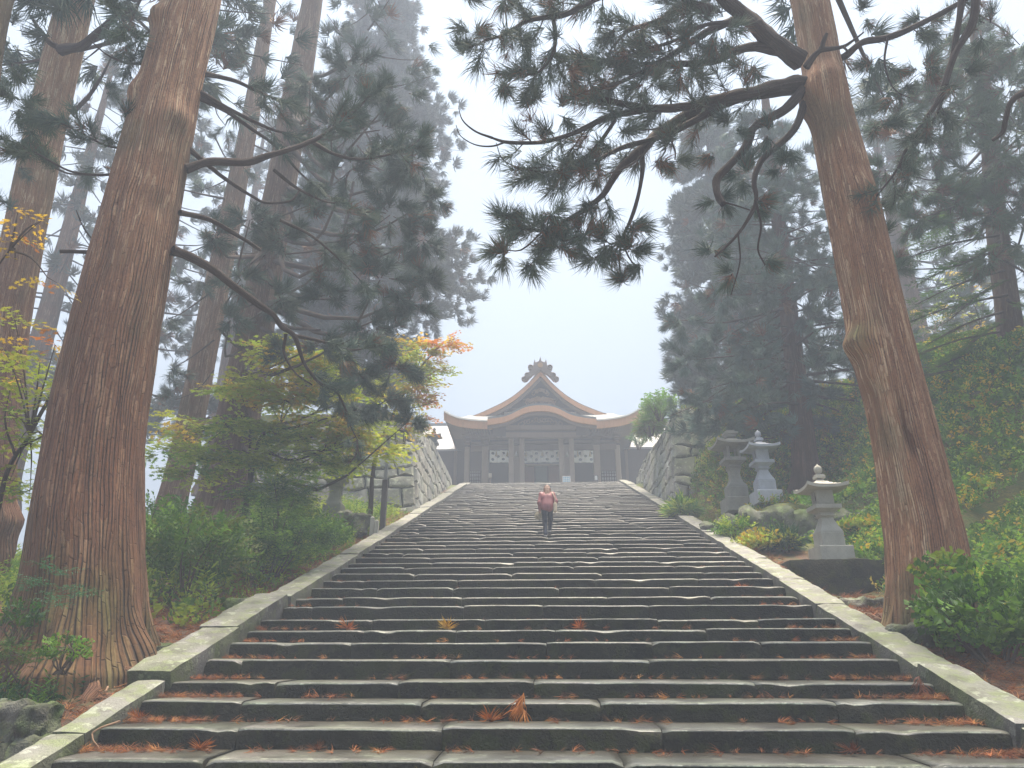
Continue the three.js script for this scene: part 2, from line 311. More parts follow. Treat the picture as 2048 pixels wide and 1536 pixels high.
// ---------- retaining walls of fitted stones ----------
function fittedStones(parent, map, U, vb, vt, seed, tone, rowH = [0.4, 0.9], len = [0.5, 1.5]) {
  const R = rng(seed), rows = []; let v = Math.min(vb(0), vb(U)) - 0.2; const vmax = Math.max(vt(0), vt(U), vt(U / 2));
  while (v < vmax) { const h = lerp(rowH[0], rowH[1], R()), cuts = [0]; let u = 0.3 + R() * 0.9; while (u < U - 0.35) { cuts.push(u); u += lerp(len[0], len[1], R()); } cuts.push(U); rows.push({ v, h, cuts }); v += h; }
  const edge = (j, u) => (j < rows.length ? rows[j].v : rows[j - 1].v + rows[j - 1].h) + 0.26 * fbm(u * 0.9, j * 7.3, seed, 2), jit = (j, c) => c <= 0.001 || c >= U - 0.001 ? c : c + 0.3 * n3(c * 5, j * 3.1, seed + 2);
  let count = 0;
  for (let j = 0; j < rows.length; j++) for (let k = 0; k + 1 < rows[j].cuts.length; k++) {
    const a = rows[j].cuts[k], b = rows[j].cuts[k + 1], pts = [], bt = (u) => clamp(edge(j, u), vb(u), vt(u)), tp = (u) => clamp(edge(j + 1, u), vb(u), vt(u)), a2 = jit(j, a), b2 = jit(j, b), m = (a + b) / 2 + (R() - 0.5) * 0.2 * (b - a);
    pts.push([a, bt(a)], [m, bt(m)], [b, bt(b)], [b2, (bt(b) + tp(b)) / 2], [b, tp(b)], [m, tp(m)], [a, tp(a)], [a2, (bt(a) + tp(a)) / 2]);
    if (tp(m) - bt(m) < 0.1 && tp(a) - bt(a) < 0.1) continue;
    let cu = 0, cv = 0; for (const q of pts) { cu += q[0] / 8; cv += q[1] / 8; }
    const bul = 0.03 + 0.06 * R(), gap = 0.022 + 0.015 * R(), pos = [], ring = (s, g2, o) => pts.map(([u, w]) => { const du = cu - u, dv = cv - w, l = Math.hypot(du, dv) || 1, t = Math.min(0.8, (g2 + s * l) / l); return map(u + du * t, w + dv * t, o + 0.02 * (R() - 0.5)); });
    const r0 = ring(0, gap, -0.16), r1 = ring(0, gap, -0.02), r2 = ring(0.12, gap + 0.03, bul), r3 = ring(0.55, 0.02, bul + 0.03 * (R() - 0.3)), c = map(cu, cv, bul + 0.04 * (R() - 0.4));
    const tri = (x, y, z) => pos.push(x.x, x.y, x.z, y.x, y.y, y.z, z.x, z.y, z.z);
    for (let i = 0; i < 8; i++) { const n = (i + 1) % 8; for (const [A, B] of [[r0, r1], [r1, r2], [r2, r3]]) { tri(A[i], A[n], B[i]); tri(A[n], B[n], B[i]); } tri(r3[i], r3[n], c); }
    const g = new THREE.BufferGeometry(); g.setAttribute('position', new THREE.Float32BufferAttribute(pos, 3)); g.computeVertexNormals();
    const g2 = crease(g, 0.7), t = 0.72 + 0.5 * R(), w = (R() - 0.5) * 0.1; shiftUV(g2, R() * 5, R() * 5);
    tint(g2, (x, y, z) => { const ms = tone * clamp(0.3 + fbm(x * 0.7, y * 0.7, z * 0.7, 3)); return mix3([t * (1.02 + w), t, t * (0.98 - w)], [t * 0.75, t * 0.85, t * 0.5], ms); });
    part(parent, count ? 'stone_' + String(count).padStart(3, '0') : 'stone', g2, wallMat, false); count++;
  }
  // earth and rubble behind the joints
  const N = 24, core = []; const quad = (A, B, C, D) => core.push(A.x, A.y, A.z, B.x, B.y, B.z, C.x, C.y, C.z, A.x, A.y, A.z, C.x, C.y, C.z, D.x, D.y, D.z);
  for (let i = 0; i < N; i++) {
    const u0 = U * i / N, u1 = U * (i + 1) / N, f = (u, v2, o) => map(u, v2, o);
    quad(f(u0, vb(u0) - 0.4, -0.1), f(u1, vb(u1) - 0.4, -0.1), f(u1, vt(u1) - 0.03, -0.1), f(u0, vt(u0) - 0.03, -0.1));
    quad(f(u0, vt(u0) - 0.03, -0.1), f(u1, vt(u1) - 0.03, -0.1), f(u1, vt(u1) - 0.03, -1.3), f(u0, vt(u0) - 0.03, -1.3));
    quad(f(u1, vb(u1) - 0.4, -1.3), f(u0, vb(u0) - 0.4, -1.3), f(u0, vt(u0) - 0.03, -1.3), f(u1, vt(u1) - 0.03, -1.3));
  }
  const cg = new THREE.BufferGeometry(); cg.setAttribute('position', new THREE.Float32BufferAttribute(core, 3)); cg.computeVertexNormals(); boxUV(cg); tint(cg, () => [0.3, 0.29, 0.26]);
  part(parent, 'wall_core', cg, wallMat, false);
}
const ZW = -29.5, BAT = 0.12;
{
  const l = thing('retaining_wall', 'pale grey retaining wall of fitted stones left of the upper stairs', 'wall', V(-5.3, 7.5, ZW));
  const c = (v) => (v - 7.6) * BAT;
  fittedStones(l, (u, v, o) => V(xL(-u + ZW) - 0.62 - c(v) + o, v, ZW - c(v) - u), 15.6, (u) => P(ZW - u) - 0.25, (u) => 11.55 + 1.35 * sstep(0, 8, u), 3, 0.3);
  fittedStones(l, (u, v, o) => V(xL(ZW) - 0.62 - c(v) - u, v, ZW - c(v) + o), 9, () => 6.9, (u) => 11.55 - 0.03 * u, 4, 0.45);
  const r = thing('retaining_wall', 'mossy retaining wall of fitted stones right of the upper stairs, grass on its top', 'wall', V(5.3, 7.5, ZW));
  fittedStones(r, (u, v, o) => V(xR(-u + ZW) + 0.55 + c(v) - o, v, ZW - c(v) - u), 15.6, (u) => P(ZW - u) - 0.25, (u) => 12.0 + 0.9 * sstep(2, 12, u), 7, 0.6);
  fittedStones(r, (u, v, o) => V(xR(ZW) + 0.55 + c(v) + u, v, ZW - c(v) + o), 5.5, () => 6.9, (u) => 12.0, 8, 1.1);
}
// boulder walls and loose mossy rocks
const mossTint = (k, s) => (x, y, z, nx, ny) => { const m = clamp(k * (0.35 + 0.5 * ny + fbm(x * 1.6 + s, y * 1.6, z * 1.6, 3))); const b = 0.75 + 0.7 * fbm(x * 3, y * 3, z * 3 + s, 2); return mix3([b, b, b * 0.92], [0.3, 0.46, 0.12], m); };
const dark = (f) => (...a) => f(...a).map((c) => c * 2.2);
function rock(parent, name, w, h, d, p, seed, moss = 0.8, ry = 0, rx = 0) {
  const g = roughBox(w, h, d, seed, { r: Math.min(w, h, d) * 0.24, amp: Math.min(w, h, d) * 0.3, cell: Math.min(w, h, d) / 7, freq: 1.5 / Math.max(0.35, Math.min(w, h, d)) });
  const o = part(parent, name, tint(g, mossTint(moss, seed)), mossRockMat); o.rotation.set(rx, ry, 0); o.position.copy(parent === scene ? p : p.clone().sub(worldPos(parent))); return o;
}
{
  const R = rng(77);
  const led = thing('rock_wall', 'rough mossy rock ledge carrying the two upper stone lanterns', 'wall', V(7.2, 4.6, -20.9));
  let k = 0; for (const row of [0, 1]) for (let x = 5.35 + row * 0.2; x < 10.4;) { const w = 0.7 + R() * 0.7; rock(led, k ? 'rock_' + String(k).padStart(3, '0') : 'rock', w, 0.75 + R() * 0.12, 0.9, V(x + w / 2, 4.6 + row * 0.66 + (R() - 0.5) * 0.08, -20.75 - row * 0.18 - 0.15 * (x > 8) + (R() - 0.5) * 0.1), ++k + 3, 1.0, (R() - 0.5) * 0.2); x += w * 0.92; }
  rock(led, 'rock_080', 0.9, 1.1, 1.3, V(5.25, 5.0, -21.5), 91, 0.6, 0.5);
  const low = thing('rock_wall', 'low mossy rock wall in the bottom left corner beside the kerb', 'wall', V(-6, 0.5, -7.8));
  k = 0; for (const row of [0, 1]) for (let x = -4.98 - row * 0.1; x > -8;) { const w = 0.2 + R() * 0.25; rock(low, k ? 'rock_' + String(k).padStart(3, '0') : 'rock', w, 0.36 + 0.1 * R(), 0.45, V(x - w / 2, 0.62 + row * 0.34, -7.8 - row * 0.1), ++k + 30, 0.75, (R() - 0.5) * 0.3); x -= w * 0.95; }
  const pl = thing('stone_plinth', 'long dark mossy stone block under the nearest stone lantern', 'plinth', V(6.75, 3.0, -17.35));
  part(pl, 'block', tint(roughBox(2.75, 0.95, 1.5, 12, { r: 0.05, amp: 0.04, cell: 0.12 }), dark(mossTint(0.5, 4))), riserMat).position.set(0, 0.27, 0);
  part(pl, 'block_001', tint(roughBox(1.3, 0.9, 1.4, 13, { r: 0.05, amp: 0.05, cell: 0.14 }), dark(mossTint(0.7, 6))), riserMat).position.set(2.05, 0.26, -0.05);
  for (const [w, h, d, x, z, s, ry, lab] of [[0.75, 0.22, 0.5, 5.62, -13.9, 5, 0.3, 'flat mossy rock on the needle litter below the lantern plinth'], [0.62, 0.3, 0.45, 5.22, -11.25, 9, -0.6, 'wedge of mossy rock between the right kerb and the big cedar root'], [0.6, 0.25, 0.5, -5.4, -13.2, 14, 0.4, 'mossy stone at the outer edge of the left kerb below the shrubs'], [0.34, 0.18, 0.3, 5.45, -14.6, 19, 0.9, 'small moss covered stone left of the flat mossy rock'], [0.45, 0.2, 0.35, -5.35, -10.6, 23, 0.2, 'small grey stone between the left kerb and the big cedar root']])
    tag(rock(scene, numbered('mossy_rock'), w, h, d, V(x, groundH(x, z) + h * 0.3, z), s, 0.9, ry), lab, 'rock');
  for (const [px, py, Z, w, h, s, lab] of [[690, 1050, 22.6, 0.55, 0.75, 51, 'dark upright boulder at the left foot of the hidden lantern base'], [722, 1052, 22.4, 0.5, 0.65, 57, 'dark boulder right of its twin, next to the stone stakes']]) { const p = at(px, py, Z); tag(rock(scene, numbered('dark_boulder'), w, h, 0.5, p, s, 0.5, 0.4), lab, 'rock'); }
}
// ---------- the shrine hall at the top ----------
const woodT = textures(256, 256, (u, v) => { const a = pf(u, v, 60, 3, 3, 201), b = pf(u, v, 4, 4, 4, 202), k = 0.75 + 0.5 * a; return [k * (0.9 + 0.2 * b), k * (0.9 + 0.2 * b), k * (0.9 + 0.2 * b), a, 0.9]; }, 0.7, 0.7);
const wood = (r, g, b) => std({ map: woodT.map, bumpMap: woodT.bump, bumpScale: 0.006, color: rgb(r, g, b), roughness: 0.85 });
const darkWood = wood(0.075, 0.055, 0.05), midWood = wood(0.17, 0.12, 0.09), postWood = wood(0.34, 0.27, 0.21), fasciaMat = wood(0.68, 0.36, 0.19), paleWood = wood(0.5, 0.44, 0.36), orangeWood = wood(0.24, 0.1, 0.045);
const copperT = textures(256, 256, (u, v) => { const a = pf(u, v, 6, 6, 4, 211), seam = Math.abs(((v * 24) % 1) - 0.5) > 0.46 ? 0.8 : 1, k = (0.8 + 0.4 * a) * seam; return [0.15 * k, 0.165 * k, 0.175 * k, seam * 0.6 + 0.2 * a, 0.5]; }, 0.25, 0.25);
const copperMat = std({ map: copperT.map, bumpMap: copperT.bump, bumpScale: 0.02, roughness: 0.5, side: THREE.DoubleSide });
const paleRoof = std({ map: copperT.map, bumpMap: copperT.bump, bumpScale: 0.02, roughness: 0.45, color: rgb(1.5, 1.4, 1.4), side: THREE.DoubleSide });
const darkMat = std({ color: rgb(0.02, 0.018, 0.018) }), goldMat = std({ color: rgb(0.4, 0.24, 0.1), roughness: 0.6, metalness: 0.2 });
const SH = thing('shrine_hall', 'large wooden shrine hall with sweeping curved roof fading in the mist atop the stairs', 'shrine', V(-0.16, 12.4, -50));
const sp = (px, py, z) => atz(px, py, z).sub(SH.position); // local point on the plane z
const smooth = (list, z, n) => new THREE.CatmullRomCurve3(list.map(([x, y]) => sp(x, y, z)), false, 'centripetal').getPoints(n);
function strip(A, B, closed) { // ruled surface between two point rows
  const pos = [], idx = []; A.forEach((a, i) => pos.push(a.x, a.y, a.z, B[i].x, B[i].y, B[i].z));
  for (let i = 0; i + 1 < A.length; i++) idx.push(2 * i, 2 * i + 1, 2 * i + 2, 2 * i + 1, 2 * i + 3, 2 * i + 2);
  const g = new THREE.BufferGeometry(); g.setAttribute('position', new THREE.Float32BufferAttribute(pos, 3)); g.setIndex(idx); g.computeVertexNormals();
  return boxUV(g.toNonIndexed());
}
const off = (L, x, y, z) => L.map((p) => V(p.x + x, p.y + y, p.z + z));
function band(L, h, d, taper = 0) { // a board of height h and thickness d hanging from a curve
  const n = L.length - 1, hh = (i) => h * (1 - taper * Math.abs(2 * i / n - 1)), B = L.map((p, i) => V(p.x, p.y - hh(i), p.z)), A2 = off(L, 0, 0, -d), B2 = off(B, 0, 0, -d);
  return join([strip(L, B), strip(A2, L), strip(B, B2), strip(B2, A2)]);
}
{
  // eaves: the long front edge sweeps up to both corners
  const eave = smooth([[888, 821], [903, 829], [922, 835], [950, 838.5], [985, 840], [1080, 840], [1180, 839], [1216, 836.5], [1244, 832], [1264, 825], [1280, 816]], -47.2, 60);
  const shell = [[889, 823], [903, 830], [922, 834], [941, 832.5], [958, 826.5], [977, 818], [1004, 805], [1031, 788], [1059, 763.5], [1080.6, 741], [1102, 763.5], [1130, 788], [1157, 805], [1187, 818], [1206, 825], [1225, 830], [1246, 831], [1263, 826], [1279, 819]];
  const curve = smooth(shell, -49.0, 90), back = off(curve, 0, 0, -8.5);
  const roof = part(SH, 'roof', [strip(curve, back), strip(off(curve, 0, -0.22, 0), off(back, 0, -0.22, 0)), strip(off(curve, 0, -0.22, 0), curve)], copperMat);
  const inner = eave.map((p, i) => { const t = i / 60, c = curve[Math.round(t * 90)], y = sp(1080, 829, -49.4).y; return V(p.x * 0.985, Math.abs(t - 0.5) > 0.36 ? c.y + 0.02 : Math.min(c.y + 0.02, y), -49.35 - SH.position.z); });
  part(roof, 'front_slope', [strip(eave, inner), strip(off(eave, 0, -0.12, 0.05), eave)], copperMat);
  [-1, 1].forEach((s) => part(roof, 'side_edge', (() => { const a = s < 0 ? eave[0] : eave[60], b = V(a.x, a.y - 0.5, -57.5 - SH.position.z); return strip([a, b], [V(a.x, a.y - 0.4, a.z), V(b.x, b.y - 0.4, b.z)]); })(), fasciaMat));
  part(SH, 'eave_fascia', band(off(eave, 0, -0.1, -0.05), 0.5, 0.16, -0.1), fasciaMat);
  // soffit with its rows of rafters
  const low = off(eave, 0, -0.42, -0.3), wallTop = eave.map((p, i) => V(clamp(p.x, -5.3, 5.3), sp(1085, 870, -50).y, -0.2));
  part(SH, 'soffit', strip(low, wallTop), darkWood);
  [-1, 1].forEach((s) => part(SH, 'side_soffit', (() => { const a = s < 0 ? low[0] : low[60]; return strip([a, V(a.x, a.y - 0.3, -7.4)], [V(s * 5.3, wallTop[0].y, -0.2), V(s * 5.3, wallTop[0].y, -7.4)]); })(), darkWood));
  const raf = []; for (let i = 1; i < 60; i++) { const a = off(low, 0, -0.1, 0.1)[i], b = wallTop[i].clone().setY(wallTop[i].y - 0.1); raf.push(beam(a, b.clone().lerp(V(a.x, b.y, b.z), 0.7), 0.1, 0.13)); }
  part(SH, 'rafters', raf, midWood, true, 'stuff');
  const caps = []; for (let i = 1; i < 60; i++) { const a = low[i]; caps.push(box(0.1, 0.12, 0.02, a.x, a.y - 0.1, a.z + 0.12)); }
  part(SH, 'rafter_caps', caps, paleWood, true, 'stuff');
  // gable: bargeboards, panel and carving
  const bl = smooth(shell.slice(3, 10), -48.85, 40), br = smooth(shell.slice(9, 16), -48.85, 40);
  part(SH, 'bargeboard', band(off(bl, 0, -0.05, 0.02), 0.36, 0.14), fasciaMat); part(SH, 'bargeboard_001', band(off(br, 0, -0.05, 0.02), 0.36, 0.14), fasciaMat);
  part(SH, 'bargeboard_lower', band(off(bl, 0, -0.46, -0.1), 0.26, 0.1), midWood); part(SH, 'bargeboard_lower_001', band(off(br, 0, -0.46, -0.1), 0.26, 0.1), midWood);
  const gy = sp(1080, 836, -49.9).y, gw = smooth(shell.slice(3, 16), -49.9, 60), gf = gw.map((p) => V(p.x, Math.min(p.y, gy), p.z));
  part(SH, 'gable_wall', strip(off(gw, 0, -0.1, 0), gf), darkWood);
  const beamG = (x0, y0, x1, y1, w, z = -49.75, m = midWood, n = 'gable_beam') => part(SH, n, beam(sp(x0, y0, z), sp(x1, y1, z), w, 0.12), m);
  beamG(985, 826, 1180, 826, 0.16); beamG(1012, 818, 1150, 818, 0.1); beamG(1010, 822, 1062, 778, 0.12); beamG(1100, 778, 1152, 822, 0.12); beamG(1046, 800, 1116, 800, 0.12);
  for (let k = 0; k < 9; k++) { beamG(1010 + k * 3.6, 836, 1010 + k * 3.6, 824, 0.07, -49.7, paleWood, 'gable_slat'); beamG(1122 + k * 3.6, 836, 1122 + k * 3.6, 824, 0.07, -49.7, paleWood, 'gable_slat'); }
  const carve = [], R = rng(9);
  for (let k = 0; k < 26; k++) { const t = k / 25 * 2 - 1, r = 0.1 + 0.08 * R(), p = sp(1080.6 + t * 24, 806 - 9 * Math.cos(t * 1.5) + R() * 5, -49.6); const g = new THREE.TorusGeometry(r, 0.035, 5, 10, 4.5); g.rotateZ(R() * 6); g.translate(p.x, p.y, p.z); carve.push(g); }
  for (let k = 0; k < 14; k++) { const t = k / 13 * 2 - 1, p = sp(1080.6 + t * 14, 779 + 7 * t * t + R() * 3, -49.55); const g = new THREE.TorusGeometry(0.11, 0.035, 5, 10, 4.5); g.rotateZ(R() * 6); g.translate(p.x, p.y, p.z); carve.push(g); }
  part(SH, 'carving', carve, wood(0.3, 0.19, 0.12));
  const lower = []; for (let k = 0; k < 22; k++) { const t = k / 21 * 2 - 1, p = sp(1080.6 + t * 27, 797 + 4.5 * t * t + R() * 3, -49.45); const g = new THREE.TorusGeometry(0.1 + 0.05 * R(), 0.04, 5, 9, 4.6); g.rotateZ(R() * 6); g.translate(p.x, p.y, p.z); lower.push(g); }
  part(SH, 'carving_001', lower, wood(0.34, 0.2, 0.12));
  // ridge with its end ornament
  const apex = sp(1080.6, 741, -49); part(SH, 'ridge', box(0.7, 0.75, 8.6, apex.x, apex.y + 0.15, apex.z - 4.4, 0.05), copperMat);
  const oz = -48.7, zc = (x, y) => sp(840 + x / 3.658, 680 + y / 3.658, oz), half = [[880, 128], [886, 160], [905, 168], [917, 172], [921, 148], [926, 176], [928, 196], [948, 188], [966, 196], [964, 216], [946, 224], [958, 240], [980, 248], [984, 266], [1004, 276], [1012, 294], [996, 304], [978, 300], [962, 282], [930, 252], [880, 226]];
  const out = half.map(([x, y]) => zc(x, y)), mir = half.slice(1, -1).reverse().map(([x, y]) => zc(1760 - x, y)), s = new THREE.Shape([...out, ...mir].map((p) => new THREE.Vector2(p.x, p.y)));
  const og = new THREE.ExtrudeGeometry(s, { depth: 0.3, bevelEnabled: true, bevelSize: 0.03, bevelThickness: 0.03, bevelSegments: 1 }); og.translate(0, 0, oz - SH.position.z - 0.15);
  const orn = part(SH, 'ridge_ornament', boxUV(og), wood(0.2, 0.15, 0.13));
  for (const [x, y, r] of [[950, 205, 0.16], [810, 205, 0.16], [975, 262, 0.15], [785, 262, 0.15], [1000, 290, 0.13], [760, 290, 0.13]]) { const p = zc(x, y), g = new THREE.TorusGeometry(r, 0.05, 6, 14); g.translate(p.x, p.y, oz - SH.position.z + 0.2); part(orn, 'curl', g, midWood); }
  { const p = zc(880, 192), g = new THREE.CylinderGeometry(0.19, 0.19, 0.08, 20); g.rotateX(Math.PI / 2); g.translate(p.x, p.y, oz - SH.position.z + 0.22); part(orn, 'crest', g, goldMat); }
  // the undulating porch gable
  const kc = smooth([[975, 838], [1004, 834], [1020, 829], [1034, 822], [1048, 815.5], [1064, 811.5], [1080.6, 810.5], [1097, 811.5], [1113, 815.5], [1127, 822], [1141, 829], [1168, 835], [1193, 838]], -46.3, 60);
  const porch = part(SH, 'porch_roof', [strip(off(kc, 0, 0.14, 0), off(kc, 0, 0.42, -3.0)), strip(kc, off(kc, 0, 0.14, 0)), strip(off(kc, 0, -0.05, -0.1), off(kc, 0, 0.1, -2.4))], copperMat);
  part(porch, 'porch_fascia', band(off(kc, 0, -0.01, 0.03), 0.4, 0.18), fasciaMat); part(porch, 'porch_fascia_001', band(off(kc, 0, -0.42, -0.12), 0.22, 0.12), midWood);
  const ky = sp(1080, 872, -47.0).y, kw = smooth([[985, 845], [1020, 838], [1048, 825], [1080.6, 819], [1113, 825], [1141, 838], [1180, 845]], -47.0, 40);
  part(porch, 'porch_panel', strip(kw, kw.map((p) => V(p.x, Math.min(p.y, ky), p.z))), darkWood);
  const tb = []; for (let k = 0; k < 16; k++) { const t = k / 15 * 2 - 1, p = sp(1080.6 + t * 40, 838 + 8 * t * t + R() * 4, -46.9), g = new THREE.TorusGeometry(0.13, 0.04, 5, 9, 4.6); g.rotateZ(R() * 6); g.translate(p.x, p.y, p.z); tb.push(g); } part(porch, 'porch_carving', tb, midWood);
  for (const [py, h] of [[856, 0.3], [871, 0.34]]) part(porch, 'rainbow_beam', beam(sp(1012, py, -46.9), sp(1152, py, -46.9), 0.3, h), midWood);
  // upper wall, tie beams and bracket blocks
  const wy0 = sp(1085, 898, -50).y, wy1 = sp(1085, 862, -50).y + 0.4;
  part(SH, 'upper_wall', box(10.8, wy1 - wy0, 0.3, 0.1, (wy0 + wy1) / 2, -0.5), darkWood);
  for (const [py, h, z] of [[896, 0.42, 0.02], [884, 0.2, -0.2], [873, 0.24, -0.1]]) part(SH, 'tie_beam', box(10.4, h, 0.34, 0.1, sp(1085, py, -50).y, z, 0.03), midWood);
  const posts = [[970.5, 0.46], [1032.5, 0.62], [1133.5, 0.6], [1193.5, 0.48], [934, 0.36], [1236, 0.36]], topY = wy0 + 0.2;
  for (const [px, w] of posts) { const x = sp(px, 930, -50).x; part(SH, 'post', box(w, topY + 0.3, w, x, (topY - 0.3) / 2, 0, 0.04), postWood);
    for (let k = 0; k < 3; k++) part(SH, 'bracket', box(w * (1 + 0.4 * k), 0.16, 0.5 + 0.25 * k, x, topY + 0.25 + 0.24 * k, 0.15 + 0.1 * k, 0.02), midWood); }
  for (const px of [1022, 1044, 1123, 1144]) { const x = sp(px, 930, -48.2).x; part(SH, 'porch_post', box(0.34, topY + 0.9, 0.34, x, (topY + 0.9) / 2 - 0.3, 1.6, 0.03), postWood); }
  // inside: dark room, brown panels, a green hanging cloth
  part(SH, 'inner_wall', box(10.6, topY + 0.4, 0.2, 0.1, topY / 2, -3.6), darkMat); part(SH, 'ceiling', box(10.6, 0.15, 3.4, 0.1, topY + 0.05, -1.9), darkMat);
  part(SH, 'floor', box(14, 0.5, 8, 0.1, -0.12, -3.2), midWood); part(SH, 'stone_base', tint(box(15, 0.5, 11, 0.1, -0.45, -2.6), () => [1, 1, 1]), kerbMat);
  for (const [a, b] of [[1047, 1068], [1097, 1120]]) { const A = sp(a, 960, -51.2), B = sp(b, 930, -51.2); part(SH, 'door_panel', box(B.x - A.x, B.y - A.y + 1.6, 0.08, (A.x + B.x) / 2, (A.y + B.y) / 2 - 0.8, -1.2, 0.02), orangeWood); }
  { const A = sp(1071, 962, -51), B = sp(1094, 930, -51); part(SH, 'hanging_cloth', box(B.x - A.x, B.y - A.y + 1.2, 0.04, (A.x + B.x) / 2, (A.y + B.y) / 2 - 0.6, -1.0), std({ color: rgb(0.07, 0.12, 0.1) })); }
  part(SH, 'lintel', box(2.8, 0.14, 0.2, sp(1083, 930, -50.4).x, sp(1083, 930, -50.4).y, -0.4, 0.02), paleWood);
  // lattice side windows
  for (const [a, b] of [[939, 961], [1204, 1233]]) {
    const A = sp(a, 968, -50), B = sp(b, 939, -50), w = B.x - A.x, h = B.y - 0.1, cx = (A.x + B.x) / 2, cy = h / 2 + 0.1, win = part(SH, 'lattice_window', box(w, h, 0.05, cx, cy, -0.12), std({ color: rgb(0.4, 0.4, 0.4) }));
    for (let k = 0; k <= 6; k++) part(win, 'bar', box(0.06, h, 0.06, A.x + w * k / 6, cy, -0.05), darkWood);
    for (let k = 0; k <= 8; k++) part(win, 'rail', box(w, 0.06, 0.05, cx, 0.1 + h * k / 8, -0.02), darkWood);
    part(SH, 'side_wall', box(w + 0.5, topY - h, 0.2, cx, (topY + h) / 2, -0.1), darkWood);
  }
  for (const s of [-1, 1]) part(SH, 'end_wall', box(0.2, topY + 2, 7, 5.4 * s + 0.1, topY / 2 + 0.8, -3.6), darkWood);
  // three printed curtains, their folds and paper streamers
  const cw = 512, ch = 192, cv = document.createElement('canvas'); cv.width = cw; cv.height = ch; const c2 = cv.getContext('2d');
  c2.fillStyle = '#f2f6f2'; c2.fillRect(0, 0, cw, ch);
  for (let k = 0; k < 7; k++) { const x = 40 + k * 72, y = k % 2 ? 92 : 40; for (const yy of k % 2 ? [92] : [44, 142]) { c2.fillStyle = '#3d5264'; for (let q = 0; q < 6; q++) { c2.beginPath(); c2.arc(x + 13 * Math.cos(q * 1.047 + 0.52), yy + 13 * Math.sin(q * 1.047 + 0.52), 9, 0, 7); c2.fill(); } c2.fillStyle = '#e3e9e4'; c2.beginPath(); c2.arc(x, yy, 6, 0, 7); c2.fill(); c2.fillStyle = '#3d5264'; c2.beginPath(); c2.arc(x, yy, 3.5, 0, 7); c2.fill(); } }
  c2.strokeStyle = '#b9c4c2'; c2.lineWidth = 2; for (let k = 1; k < 5; k++) { c2.beginPath(); c2.moveTo(k * 102, 0); c2.lineTo(k * 102, ch); c2.stroke(); }
  const ct = new THREE.CanvasTexture(cv); ct.colorSpace = THREE.SRGBColorSpace;
  const cm = std({ map: ct, roughness: 1, side: THREE.DoubleSide });
  for (const [a, b, f0, f1] of [[980, 1021, 0, 0.55], [1046, 1121, 0, 1], [1144, 1186, 0.42, 0.98]]) {
    const A = sp(a, 926.5, -49.8), B = sp(b, 902, -49.8), g = new THREE.PlaneGeometry(B.x - A.x, B.y - A.y, 40, 4), p = g.attributes.position, uv = g.attributes.uv;
    for (let i = 0; i < p.count; i++) { p.setZ(i, 0.05 * Math.sin(p.getX(i) * 7) + 0.02 * Math.sin(p.getX(i) * 17)); uv.setX(i, lerp(f0, f1, uv.getX(i))); }
    g.computeVertexNormals(); g.translate((A.x + B.x) / 2, (A.y + B.y) / 2, 0.36); part(SH, 'curtain', g, cm);
    part(SH, 'curtain_rod', box(B.x - A.x + 0.1, 0.06, 0.06, (A.x + B.x) / 2, B.y + 0.03, 0.36), darkWood);
  }
  const paper = std({ color: rgb(0.8, 0.8, 0.78), side: THREE.DoubleSide }), straw = std({ color: rgb(0.45, 0.38, 0.22) });
  for (const [px, m] of [[993, straw], [1004, paper], [1015, straw], [1032.5, paper], [1052, straw], [1084, straw], [1096, paper], [1116, straw], [1134, paper], [1155, straw], [1163, paper], [1180, straw]]) { const p = sp(px, 900, -49.5), g = new THREE.ConeGeometry(0.11, 0.42, 7, 1, false); g.translate(p.x, p.y - 0.25, 0.55); part(SH, m === paper ? 'paper_streamer' : 'straw_tassel', g, m); }
}
{ // long low hall behind, its pale roof showing at both sides
  const h = thing('side_hall', 'low hall with a pale sheet roof standing behind the shrine hall', 'building', V(0, 12.4, -58)), q = (px, py, z) => atz(px, py, z).sub(h.position);
  const a = q(835, 851, -60), b = q(1340, 846, -60), c = q(820, 899, -54.5), d = q(1345, 893, -54.5);
  part(h, 'roof', [strip([a, b], [c, d]), strip([a, b], [a.clone().add(V(0, -1.8, -5)), b.clone().add(V(0, -1.8, -5))]), strip([c, d], [c.clone().add(V(0, -0.16, 0)), d.clone().add(V(0, -0.16, 0))])], paleRoof);
  part(h, 'ridge', beam(a, b, 0.3, 0.3), copperMat);
  part(h, 'wall', box(d.x - c.x - 1.4, c.y, 7, (c.x + d.x) / 2, c.y / 2, -0.5), darkWood);
  for (let k = 0; k < 8; k++) part(h, 'post', box(0.22, c.y, 0.22, lerp(c.x + 0.9, d.x - 0.9, k / 7), c.y / 2, 3.06), midWood);
}

// ---------- stone lanterns ----------
function loft(levels) { // square sections [y, half width]
  const pos = [], q = ([y, w], k) => { const s = [[-1, 1], [1, 1], [1, -1], [-1, -1]][k % 4]; return [s[0] * w, y, s[1] * w]; };
  for (let i = 0; i + 1 < levels.length; i++) for (let k = 0; k < 4; k++) { const a = q(levels[i], k), b = q(levels[i], k + 1), c = q(levels[i + 1], k), d = q(levels[i + 1], k + 1); pos.push(...a, ...b, ...c, ...b, ...d, ...c); }
  for (const [l, f] of [[levels[0], 1], [levels[levels.length - 1], 0]]) { const a = q(l, 0), b = q(l, 1), c = q(l, 2), d = q(l, 3); f ? pos.push(...a, ...c, ...b, ...a, ...d, ...c) : pos.push(...a, ...b, ...c, ...a, ...c, ...d); }
  const g = new THREE.BufferGeometry(); g.setAttribute('position', new THREE.Float32BufferAttribute(pos, 3)); g.computeVertexNormals(); return boxUV(g);
}
